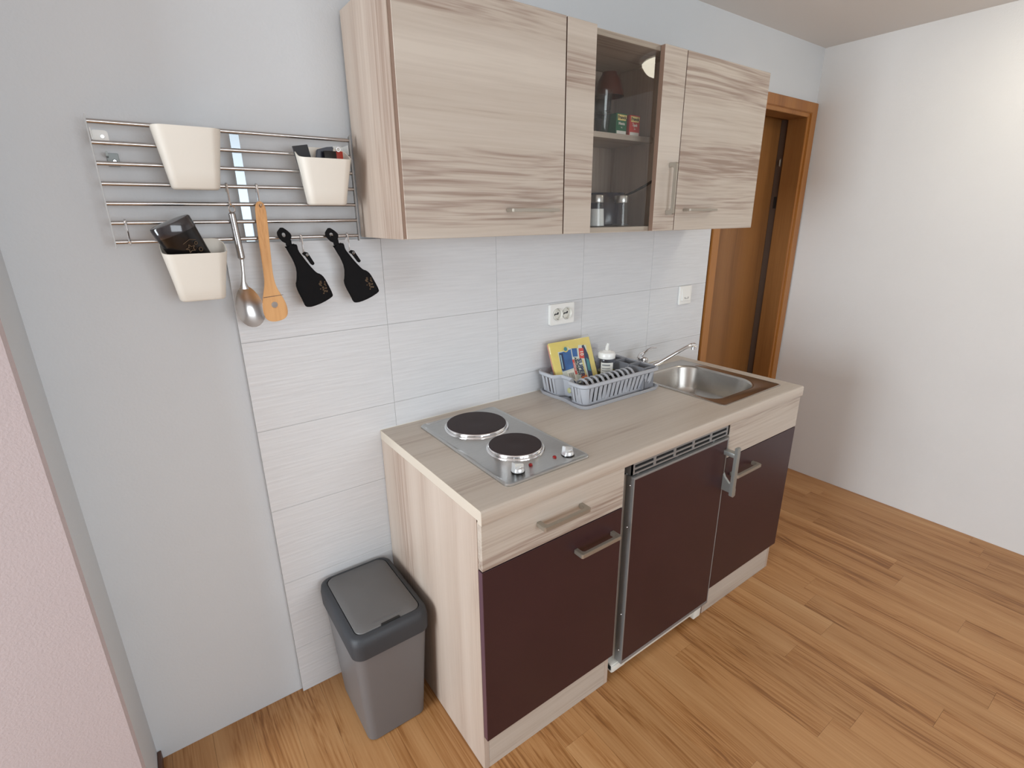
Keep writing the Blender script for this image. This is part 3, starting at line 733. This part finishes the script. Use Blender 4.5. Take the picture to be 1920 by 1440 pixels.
sw = thing('wall_switch', 'small white rocker switch beside the door frame', 'switch', (1.493, -.0156, 1.132))
bm = B(); box(bm, 1.450, 1.536, -.027, -.0156, 1.090, 1.174, .004, 3); obj('cover_plate', bm, M_white_gl, sw)
bm = B(); prism(bm, [[(-.0255, 1.108), (-.0335, 1.108), (-.0285, 1.160), (-.0255, 1.160)]], 1.464, 1.522, YZ, bev=.0008); obj('rocker', bm, M_white_gl, sw)
bm = B(); box(bm, 1.482, 1.504, -.0335, -.0325, 1.1165, 1.1185); box(bm, 1.4795, 1.482, -.0335, -.0315, 1.1165, 1.124); box(bm, 1.504, 1.5065, -.0335, -.0315, 1.1165, 1.124); obj('marking', bm, M_grey_metal, sw, smooth=False)

# ------------------------------------------------------------------ wall cabinets
UZ0, UZ1, UY = 1.4300, 1.9675, -.312
def carcass(t, x0, x1, inner=M_woody, ym=-.2925):
    y0, y1 = ym, -.0162
    for a in (x0, x1-.016):
        bm = B(); box(bm, a, a+.016, y0, y1, UZ0, UZ1, .0005, 1); obj('side_panel', bm, M_woodz, t)
    bm = B(); box(bm, x0+.016, x1-.016, y0, y1, UZ0, UZ0+.016, .0005, 1); obj('bottom_panel', bm, M_woodx, t)
    bm = B(); box(bm, x0+.016, x1-.016, y0, y1, UZ1-.016, UZ1, .0005, 1); obj('top_panel', bm, M_woodx, t)
    bm = B(); box(bm, x0+.016, x1-.016, -.0230, -.0190, UZ0+.016, UZ1-.016); obj('back_panel', bm, M_woodz, t, smooth=False)
u1 = thing('wall_cabinet', 'left wall cabinet with a large square pale wood door, next to the utensil rail', 'cabinet', (.243, -.15, UZ0))
carcass(u1, 0, .4865)
bm = B(); box(bm, .0015, .4850, UY, UY+.018, UZ0+.001, UZ1-.001, .0008, 1); d = obj('door', bm, M_woodx, u1)
uhandle('handle', d, .288, .452, 1.492, 1.500, UY, .030)
u2 = thing('wall_cabinet', 'middle wall cabinet with a clear glass door showing jars, tea boxes and glasses', 'cabinet', (.737, -.15, UZ0))
carcass(u2, .4875, .9865)
gd = B(); box(gd, .4890, .5945, UY, UY+.018, UZ0+.001, UZ1-.001, .0008, 1); d = obj('door', gd, M_woodx, u2)
bm = B(); box(bm, .8785, .9855, UY, UY+.018, UZ0+.001, UZ1-.001, .0008, 1); st = obj('stile', bm, M_woodx, d)
bm = B(); box(bm, .583, .890, UY+.0185, UY+.0195-.0001, UZ0+.002, UZ1-.002); 
pn = obj('glass_pane', bm, M_pane, d, smooth=False)
uhandle('handle', d, .937, .947, 1.482, 1.642, UY, .030, vertical=True)
bm = B(); box(bm, .5040, .9700, -.212, -.0235, 1.713, 1.729, .0005, 1); obj('shelf', bm, M_woodx, u2)
u3 = thing('wall_cabinet', 'right wall cabinet with plain pale wood door, nearest the doorway', 'cabinet', (1.229, -.15, UZ0))
carcass(u3, .9875, 1.471)
bm = B(); box(bm, .9890, 1.4705, UY, UY+.018, UZ0+.001, UZ1-.001, .0008, 1); d = obj('door', bm, M_woodx, u3)
uhandle('handle', d, 1.030, 1.192, 1.493, 1.501, UY, .030)

# contents of the glass cabinet
SH = 1.7292; BS = UZ0+.0162
def tumbler(x, y, z, h, r0, r1, label, group=None):
    bm = B(); lathe(bm, [(0, 0), (r0, 0), (r0+.001, .003), (r1, h), (r1-.0018, h), (r0-.001, .008), (0, .007)], (x, y, z), 24)
    return solo('drinking_glass', bm, M_tumbler, label, 'glass', group)
GG = 'drinking glasses on the cabinet shelf'
tumbler(.762, -.178, SH, .060, .019, .027, 'lower clear tumbler of the front stack on the cabinet shelf', GG)
tumbler(.762, -.178, SH+.0605, .062, .024, .029, 'upper clear tumbler of the front stack on the cabinet shelf', GG)
tumbler(.828, -.110, SH, .060, .019, .027, 'lower clear tumbler behind the green tea box', GG)
tumbler(.828, -.110, SH+.0605, .062, .024, .029, 'upper clear tumbler stacked behind the green tea box', GG)
tumbler(.728, -.110, SH, .060, .019, .027, 'lower clear tumbler of the rear left stack on the shelf', GG)
tumbler(.728, -.110, SH+.0605, .062, .024, .029, 'upper clear tumbler of the rear left stack on the shelf', GG)
bw = thing('bowl', 'brown stoneware bowl turned over on top of the glasses', 'bowl', (.842, -.122, SH+.1235))
bm = B(); lathe(bm, [(.001, .070), (.024, .070), (.026, .064), (.038, .044), (.046, .016), (.049, .0), (.046, .0), (.042, .018), (.022, .059), (.001, .060)], (.842, -.122, SH+.1235), 32); obj('bowl_body', bm, M_brownglass, bw)
def tea(x0, mt, l1, l2, label):
    t = thing('tea_box', label, 'box', (x0+.024, -.172, SH), (0, 0, .0))
    bm = B(); box(bm, x0, x0+.049, -.206, -.140, SH, SH+.060, .0006, 1); obj('carton', bm, mt, t)
    bm = B(); prism(bm, [[(x0+.007, SH+.040), (x0+.043, SH+.040), (x0+.047, SH+.056), (x0+.005, SH+.057)]], -.2066, -.2059, XZ); obj('label', bm, M_boxyel, t, smooth=False)
    bm = B(); box(bm, x0+.003, x0+.046, -.2064, -.2059, SH+.001, SH+.010); obj('base_stripe', bm, M_lwhite, t, smooth=False)
    Mx = Matrix.Rotation(PI/2, 4, 'X')
    letters('lettering', 'Franck', .0135, Matrix.Translation((x0+.025, -.2070, SH+.0485)) @ Mx, M_ltext, t, bold=.0003)
    letters('lettering', l1, .0115, Matrix.Translation((x0+.025, -.2064, SH+.031)) @ Mx, M_lwhite, t, bold=.0003)
    letters('lettering', l2, .0055, Matrix.Translation((x0+.025, -.2064, SH+.020)) @ Mx, M_lwhite, t)
tea(.795, M_green, 'Menta', 'čaj', 'green tea box with cream tag on the shelf of the glass cabinet')
tea(.857, M_boxred, 'Šipak', 'čaj', 'red tea box with cream tag, right of the green one')
def shaker(x, y, fill, label):
    t = thing('shaker', label, 'shaker', (x, y, BS), group=None)
    bm = B(); lathe(bm, [(0, 0), (.027, 0), (.0275, .003), (.0225, .068), (.0225, .075), (0, .075)], (x, y, BS), 28); obj('glass_body', bm, M_tumbler, t)
    bm = B(); lathe(bm, [(0, .004), (.0262, .004), (.0235, fill), (0, fill)], (x, y, BS), 28); obj('filling', bm, M_salt if fill > .02 else M_ltext, t)
    bm = B(); lathe(bm, [(0, .074), (.0225, .074), (.023, .076), (.023, .093), (.021, .096), (0, .0965)], (x, y, BS), 28); obj('lid', bm, M_steel, t)
shaker(.688, -.240, .055, 'glass shaker with steel lid half full of white salt')
shaker(.803, -.238, .008, 'nearly empty glass shaker with steel lid, right of the salt')
sp_ = thing('saucepan', 'dark enamel saucepan with long black handle behind the shakers', 'saucepan', (.835, -.120, BS))
bm = B(); lathe(bm, [(0, 0), (.068, 0), (.074, .006), (.075, .105), (.077, .108), (.072, .108), (.071, .008), (0, .006)], (.835, -.120, BS), 36); obj('pan_body', bm, M_purple, sp_)
bm = B(); tube(bm, [(.890, -.165, BS+.098), (.915, -.190, BS+.112), (.940, -.215, BS+.130), (.962, -.238, BS+.150)], [.005, .007, .008, .007], 10, flat=.6); obj('pan_handle', bm, M_blackgl, sp_)
bm = B(); lathe(bm, [(0, 0), (.045, 0), (.050, .01), (.05, .095), (.047, .095), (.046, .012), (0, .010)], (.700, -.105, BS), 28)
solo('mug', bm, M_black, 'black mug at the back left behind the salt shaker', 'mug')

# ------------------------------------------------------------------ utensil rail
rl = thing('utensil_rail', 'wide stainless steel wall grid rail of seven bars left of the cabinets', 'rail', (-.286, -.05, 1.43))
RY = -.050; barz = [1.4355+i*.0391 for i in range(7)]
for x in (-.5535, -.0205):
    bm = B(); prism(bm, [[(-.0555, 1.422), (-.0445, 1.422), (-.0445, 1.678), (-.0555, 1.682)]], x-.0012, x+.0012, YZ); obj('end_plate', bm, M_plate, rl, smooth=False)
bar0 = None
for z in barz:
    if bar0 is None:
        bm = B(); cyl(bm, (-.5525, RY, z), (-.0215, RY, z), .0046, seg=14); bar0 = obj('bar', bm, M_rod, rl)
    else:
        c = bar0.copy(); COL.objects.link(c); c.location.z = z-barz[0]
bm = B(); box(bm, -.2980, -.2775, RY+.0044, RY+.0062, 1.428, 1.672, .0004, 1); obj('centre_strap', bm, mat('strap_steel', (.34, .38, .41), .34, 1), rl)
for x0, x1, ys in ((-.551, -.522, -.0005), (-.052, -.023, -.0005)):
    zz = 1.648
    bm = B(); prism(bm, [rrect(x0, x1, zz-.0125, zz+.0125, .006, 4)], -.0022, -.0004, XZ)
    s0 = x0 if x0 < -.3 else x1-.0018
    box(bm, s0, s0+.0018, -.046, -.0015, zz-.011, zz+.011)
    br = obj('bracket', bm, M_white_gl, rl)
    xc = (x0+x1)/2+.004
    bm = B(); cyl(bm, (xc, -.001, zz), (xc, -.0045, zz), .0048, .0035, 14); obj('screw', bm, M_screw, br)
bm = B(); box(bm, -.534, -.5125, -.0028, -.0004, 1.590, 1.6165, .001, 1); box(bm, -.534, -.530, -.046, -.001, 1.607, 1.6165); br = obj('bracket', bm, M_zinc, rl)
bm = B(); cyl(bm, (-.521, -.002, 1.6005), (-.521, -.0055, 1.6005), .0048, .003, 14); obj('screw', bm, M_screw, br)

# S-hooks
def shook(x, z, L, label, y=RY, r=.0027):
    bm = B(); P = []
    R_ = .0066
    for k in range(9):                  # over the bar
        a = math.radians(-20+k*22.5+20); P.append((x, y+R_*math.cos(a), z+R_*math.sin(a)))
    P = [(x, y+R_, z-.012)]+P
    P += [(x, y-R_-.001, z-L*.5), (x, y-R_-.001, z-L+.008)]
    for k in range(1, 7):
        a = math.radians(180+k*30); P.append((x, y-R_-.001+.007+.007*math.cos(a)-.0, z-L+.006+.007*math.sin(a)))
    # lower curl turns towards the room
    base = P[:11]; q = (P[11][1], P[11][2])
    curl = [(x, q[0], q[1])]+[(x, q[0]-.006+.006*math.cos(math.radians(-k*30)), q[1]+.006*math.sin(math.radians(-k*30))) for k in range(1, 7)]
    tube(bm, P[:11]+curl, r, 8)
    return solo('hook', bm, M_chrome, label, 'hook', 'S-hooks on the utensil rail')
shook(-.322, barz[3], .046, 'steel S-hook on the fourth bar carrying the steel spoon')
shook(-.258, barz[3], .046, 'steel S-hook on the fourth bar carrying the wooden spatula')
shook(-.528, barz[1], .046, 'empty steel S-hook at the lower left corner of the rail')
shook(-.172, barz[0], .046, 'steel S-hook on the lowest bar carrying the left black bottle opener')
shook(-.053, barz[0], .046, 'steel S-hook on the lowest bar carrying the black bottle opener by the cabinet')

# cream pots hooked on the bars
def pot(cx, z0, label, hf=.106, hb=.136):
    t = thing('utensil_pot', label, 'pot', (cx, -.085, z0), group='cream plastic pots on the utensil rail')
    bm = B(); n = 5
    def rr(s, e=0):
        hw = lerp(.046, .064, s)-e; yb = -.0560; yf = lerp(-.100, -.122, s)
        return rrect(cx-hw, cx+hw, yf+e, yb-e, lerp(.014, .022, s)-e*.5, n)
    def ztop(dz=0):
        def f(p):
            t_ = (p[1]+.122)/.066; return z0+hf+(hb-hf)*max(0, min(1, t_))**1.6+dz
        return f
    def zmid(s):
        f1 = ztop()
        return lambda p: z0+.004+(f1(p)-z0-.004)*s
    rs = [ring3(rrect(cx-.042, cx+.042, -.096, -.060, .012, n), z0), ring3(rr(.02), z0+.004)]
    for s in (.25, .5, .75, 1): rs.append(ring3(rr(s), zmid(s)))
    for s in (1, .75, .5, .25): rs.append(ring3(rr(s, .0018), zmid(s)))
    rs += [ring3(rr(.05, .003), z0+.006)]
    rings(bm, rs); obj('pot_body', bm, M_pot, t, auto=60)
    bm = B(); 
    for dx in (-.035, .035): box(bm, cx+dx-.006, cx+dx+.006, -.0562, -.0545, z0+.08, z0+.125)
    obj('hanging_lug', bm, M_pot, t)
    return t
pot(-.386, 1.543, 'empty-looking cream pot high on the left half of the rail', .122, .119)
pot(-.103, 1.512, 'cream pot with bits and pieces high at the right end of the rail')
pot(-.414, 1.303, 'cream pot hanging lowest, holding a black tin')

# contents of the right pot
bm = B(); box(bm, -.02, .02, -.0012, .0012, 0, .10, .0008, 1, M=Matrix.Translation((-.134, -.074, 1.550)) @ Matrix.Rotation(-.18, 4, 'Y') @ Matrix.Rotation(.2, 4, 'Z'))
solo('sleeve', bm, M_bindark, 'dark flat sleeve poking up at the left edge of the right pot', 'sleeve')
bm = B(); prism(bm, [[(-.022, 0), (.016, 0), (.020, .095), (.004, .090), (-.020, .078)]], -.004, .004, Matrix.Translation((-.112, -.082, 1.560)) @ Matrix.Rotation(.2, 4, 'Y') @ XZ, bev=.002)
solo('pouch', bm, mat('navy_pouch', s2l(28, 28, 42), .3), 'small dark glossy pouch in the right pot', 'pouch')
bm = B(); box(bm, -.015, .015, -.005, .005, 0, .085, .002, M=Matrix.Translation((-.089, -.098, 1.552)))
solo('plastic_piece', bm, M_blackgl, 'low black plastic piece between the dark pouch and the red tag in the right pot', 'plastic piece')
cs = thing('key_tag', 'red tag with steel eyelet at the right edge of the right pot', 'tag', (-.060, -.078, 1.545))
bm = B(); box(bm, -.0695, -.0505, -.081, -.075, 1.545, 1.640, .002); obj('red_tag', bm, mat('red_plastic', s2l(170, 44, 24), .35), cs)
bm = B(); tube(bm, [(-.062+.0048*math.cos(a), -.0815, 1.6435+.0048*math.sin(a)) for a in [k*PI/6 for k in range(12)]], .0016, 6, closed=True); obj('eyelet', bm, M_screw, cs)

# black tin in the low pot
tn = thing('tin', 'glossy black oval tin with gold print standing tilted in the lowest pot', 'tin', (-.3955, -.0775, 1.338), (math.radians(9), math.radians(-22), 0))
def oval(a, b, z, n=32): return [Vector((a*math.cos(2*PI*k/n), b*math.sin(2*PI*k/n), z)) for k in range(n)]
bm = B(); rings(bm, [oval(.034, .0145, 0), oval(.036, .0165, .003), oval(.041, .0205, .127)]); obj('tin_body', bm, M_blackgl, tn, local=True)
bm = B(); rings(bm, [oval(.042, .0215, .126), oval(.042, .0215, .148), oval(.040, .020, .1505), oval(.020, .010, .151)]); obj('lid', bm, mat('smoke_lid', s2l(46, 42, 44), .12, coat=.6), tn, local=True)
bm = B()
rg_ = random.Random(11)
def onoval(u, z):      # point on the front of the tin
    a = -PI/2+u/.036; return Vector((.0408*math.cos(a), .0212*math.sin(a)-.0003, z-.008))
def stroke(P, wd=.0012):
    for (u0, z0), (u1, z1) in zip(P, P[1:]):
        dx, dz = u1-u0, z1-z0; L = math.hypot(dx, dz) or 1; nx, nz = -dz/L*wd/2, dx/L*wd/2
        bm.faces.new([bm.verts.new(onoval(a, b_)) for a, b_ in ((u0+nx, z0+nz), (u1+nx, z1+nz), (u1-nx, z1-nz), (u0-nx, z0-nz))])
def star(cu, cz, r): stroke([(cu+(r if k % 2 == 0 else r*.45)*math.sin(k*PI/5), cz+(r if k % 2 == 0 else r*.45)*math.cos(k*PI/5)) for k in range(11)], .0014)
def loop(cu, cz, r): stroke([(cu+r*math.cos(k*PI/6), cz+r*math.sin(k*PI/6)) for k in range(13)], .0016)
star(.006, .098, .009); loop(.010, .078, .0055); loop(.022, .088, .004); stroke([(-.002, .112), (.012, .116), (.024, .110)]); stroke([(-.004, .085), (.002, .070), (.006, .055), (.014, .048)])
stroke([(.018, .068), (.018, .054), (.022, .062), (.026, .054), (.026, .068)], .0014); loop(.020, .104, .003); stroke([(.004, .064), (.014, .070), (.024, .076)])
obj('gold_print', bm, M_gold, tn, local=True, smooth=False)

# steel spoon
spn = thing('serving_spoon', 'stainless steel serving spoon with tubular handle hanging from the rail', 'spoon', (-.319, -.062, 1.500))
bm = B(); tube(bm, [(-.320+.0065*math.sin(k*PI/6), -.061, 1.503+.0080*math.cos(k*PI/6)) for k in range(12)], .0018, 6, closed=True)
tube(bm, [(-.3215, -.062, 1.496), (-.322, -.062, 1.492), (-.3175, -.063, 1.392), (-.317, -.063, 1.388)], [.004, .0078, .0080, .005], 14); obj('handle', bm, M_rod, spn)
bm = B(); tube(bm, [(-.317, -.063, 1.39), (-.3195, -.064, 1.355), (-.322, -.064, 1.335), (-.322, -.063, 1.318)], [.0042, .0036, .0052, .011], 12, flat=.35)
obj('neck', bm, M_rod, spn)
bm = B(); n1, n2 = 24, 7; cxs, czs = -.3175, 1.2745; Rb = Matrix.Rotation(.13, 2)
rs = []
def spt(rr_, a, d):
    wd = .031*(1-.14*math.sin(a)); hh = .052
    v_ = Rb @ Vector((wd*rr_*math.cos(a), hh*rr_*math.sin(a))); return Vector((cxs+v_.x, -.066+d, czs+v_.y))
for j in range(n2+1):
    q = j/n2*.999+.001; rs.append([spt(q, 2*PI*k/n1, .011*(1-q*q)) for k in range(n1)])
for j in range(n2, -1, -1):
    q = j/n2*.999+.001; rs.append([spt(q*.985, 2*PI*k/n1, .011*(1-q*q)+.0013) for k in range(n1)])
rings(bm, rs); obj('bowl', bm, M_rod, spn, auto=80)

# bamboo spatula
sp2 = thing('wooden_spatula', 'light bamboo spatula with a round hole hanging beside the steel spoon', 'spatula', (-.262, -.062, 1.520))
O = [(-.270, 1.521), (-.247, 1.519), (-.2485, 1.46), (-.252, 1.40), (-.2545, 1.345), (-.250, 1.315), (-.240, 1.294), (-.2325, 1.272), (-.2315, 1.250), (-.238, 1.238), (-.252, 1.232), (-.272, 1.231), (-.285, 1.238), (-.2895, 1.255), (-.289, 1.278), (-.283, 1.302), (-.2765, 1.325), (-.2745, 1.35), (-.2745, 1.41), (-.273, 1.47)]
hl = [(-.2605+.0078*math.cos(2*PI*k/18), 1.2735+.0078*math.sin(2*PI*k/18)) for k in range(18)]
h2 = [(-.2585+.0032*math.cos(2*PI*k/10), 1.5105+.0045*math.sin(2*PI*k/10)) for k in range(10)]
def chaikin(P, it=2):
    for _ in range(it):
        Q = []
        for a, b_ in zip(P, P[1:]+P[:1]):
            Q += [(a[0]*.75+b_[0]*.25, a[1]*.75+b_[1]*.25), (a[0]*.25+b_[0]*.75, a[1]*.25+b_[1]*.75)]
        P = Q
    return P
bm = B(); prism(bm, [chaikin(O), hl, h2], -.0685, -.0630, XZ, bev=.0009); obj('blade', bm, M_bamboo, sp2, auto=40)
bm = B(); prism(bm, [[(-.284, 1.2945), (-.238, 1.2975), (-.237, 1.2965), (-.2845, 1.2930)]], -.0690, -.0684, XZ); obj('burn_line', bm, M_brown, sp2, smooth=False)

# black bottle-shaped utensils with a ring top
body = [(-0.2159, 1.4115), (-0.2121, 1.4015), (-0.2027, 1.3793), (-0.1977, 1.357), (-0.2011, 1.3312), (-0.2053, 1.3203), (-0.2022, 1.3031), (-0.1941, 1.2813), (-0.189, 1.2635), (-0.1837, 1.2606), (-0.1705, 1.2606), (-0.1427, 1.2685), (-0.1177, 1.2809), (-0.1149, 1.2875), (-0.1252, 1.3158), (-0.1327, 1.3337), (-0.1411, 1.3429), (-0.1502, 1.3464), (-0.1599, 1.3583), (-0.1708, 1.3739), (-0.1798, 1.3891), (-0.1886, 1.4041), (-0.1893, 1.4186), (-0.1954, 1.4197), (-0.1975, 1.4171), (-0.2022, 1.4217), (-0.2096, 1.4193), (-0.2118, 1.4158), (-0.22, 1.4135)]
ringo = [(-0.2209, 1.4619), (-0.2300, 1.4520), (-0.2324, 1.4473), (-0.2312, 1.4377), (-0.2188, 1.4223), (-0.2072, 1.4237), (-.2010, 1.434), (-0.1993, 1.443), (-.2085, 1.4535)]
ringi = [(-0.2222, 1.4471), (-0.221, 1.4374), (-0.2123, 1.4371), (-0.2135, 1.4477)]
def opener(label):
    t = thing('bottle_opener', label, 'opener', (-.182, -.073, 1.39), group='black bottle openers on the utensil rail')
    fr_ = Matrix.Translation((.182, .073, -1.39)) @ XZ
    bm = B(); prism(bm, [chaikin(body, 1)], -.080, -.068, fr_, bev=.003); obj('body', bm, M_black, t, local=True)
    bm = B(); prism(bm, [chaikin(ringo, 1), chaikin(ringi, 1)], -.078, -.071, fr_, bev=.0012); box(bm, -.033, -.020, -.006, .002, .026, .040, .001); obj('ring', bm, M_black, t, local=True)
    bm = B(); prism(bm, [[(-.1815, 1.3960), (-.1740, 1.4005), (-.1665, 1.3980), (-.1525, 1.3700), (-.1575, 1.3655), (-.1625, 1.3690), (-.1740, 1.3895)]], -.079, -.075, fr_, bev=.001); obj('hanging_loop', bm, M_black, t, local=True)
    bm = B(); tube(bm, [Vector((-.1690+.0022*math.cos(k*PI/4)+.182, -.0795+.073, 1.3925+.003*math.sin(k*PI/4)-1.39)) for k in range(8)], .0008, 5, closed=True); obj('eyelet', bm, M_screw, t, local=True)
    bm = B()
    rq = random.Random(2)
    for k in range(26):
        u, v_ = rq.uniform(0, 1), rq.uniform(0, 1)
        x = -.150+.016*u+.006*(1-v_); z = 1.288+.036*v_; s = rq.uniform(.0010, .0026)
        prism(bm, [[(x-s, z-s*.6), (x+s*.7, z-s), (x+s, z+s*.8), (x-s*.5, z+s)]], -.0806, -.0799, fr_)
    obj('gold_print', bm, M_gold, t, local=True, smooth=False)
    return t
op1 = opener('black bottle-shaped opener with ring top, beside the bamboo spatula')
op2 = copy_tree(op1); op2.location.x += .1205; op2.location.z -= .001; op2.rotation_euler = (0, math.radians(-3), math.radians(-10))
op2['label'] = 'black bottle-shaped opener with ring top, nearest the wall cabinet'

# ------------------------------------------------------------------ waste bin
bn = thing('waste_bin', 'grey plastic waste bin with charcoal rim and swing lid beside the cabinet', 'bin', (-.14, -.19, 0))
bm = B(); n = 6
def brr(s, e=0): return rrect(lerp(-.231, -.247, s)+e, lerp(-.050, -.027, s)-e, lerp(-.318, -.338, s)+e, lerp(-.072, -.030, s)-e, lerp(.024, .030, s), n)
rings(bm, [ring3(brr(0, .006), 0), ring3(brr(0.01), .005), ring3(brr(.5), .18), ring3(brr(1), .35)]); obj('bin_body', bm, M_bin, bn)
bm = B()
def lrr(e, r=.032): return rrect(-.252+e, -.0235-e, -.345+e, -.0245-e, r-e*.4, n)
def zc(p, z, h):      # slightly domed lid
    u = (p[0]+.138)/.115; v_ = (p[1]+.185)/.16
    return z+h*(1-.55*u*u-.45*v_*v_)
rs = [ring3(lrr(.004), .332), ring3(lrr(0), .334), ring3(lrr(-.001), .375), ring3(lrr(.002), lambda p: zc(p, .393, .016)), ring3(lrr(.010), lambda p: zc(p, .398, .016)), ring3(lrr(.0175), lambda p: zc(p, .398, .016)), ring3(lrr(.019), lambda p: zc(p, .393, .016))]
rings(bm, rs); obj('rim', bm, M_bindark, bn, auto=50)
bm = B(); F0 = lrr(.020)
rs = [ring3(F0, lambda p: zc(p, .392, .016)), ring3(F0, lambda p: zc(p, .3975, .016)), ring3(lrr(.0215), lambda p: zc(p, .3990, .017))]
for e in (.04, .06, .08, .10): rs.append(ring3(rrect(-.252+e, -.0235-e, -.345+e*1.35, -.0245-e*1.35, max(.030-e*.28, .004), n), lambda p: zc(p, .3990, .017)))
rings(bm, rs); fl = obj('swing_flap', bm, M_binlid, bn, auto=50)
bm = B(); prism(bm, [[(-.165, -.3275), (-.108, -.3265), (-.110, -.3205), (-.163, -.3215)]], .398, .4085); obj('finger_slot', bm, M_darkgap, bn, smooth=False)
bm = B(); box(bm, -.180, -.100, -.309, -.3075, .4035, .4105); obj('embossed_line', bm, M_bin, fl, smooth=False)

# dark brown edging on the upright edges of the wall cabinet doors
M_eb = mat('brown_edge_band', s2l(128, 102, 86), .5)
for o in list(bpy.data.objects):
    if o.type == 'MESH' and (o.name.startswith('door') or o.name.startswith('stile')) and o.parent and (o.parent.name.startswith('wall_cabinet') or (o.parent.parent and o.parent.parent.name.startswith('wall_cabinet'))) and o.data.materials[0] == M_woodx:
        o.data.materials.append(M_eb)
        for p in o.data.polygons:
            if abs(p.normal.x) > .95: p.material_index = 1
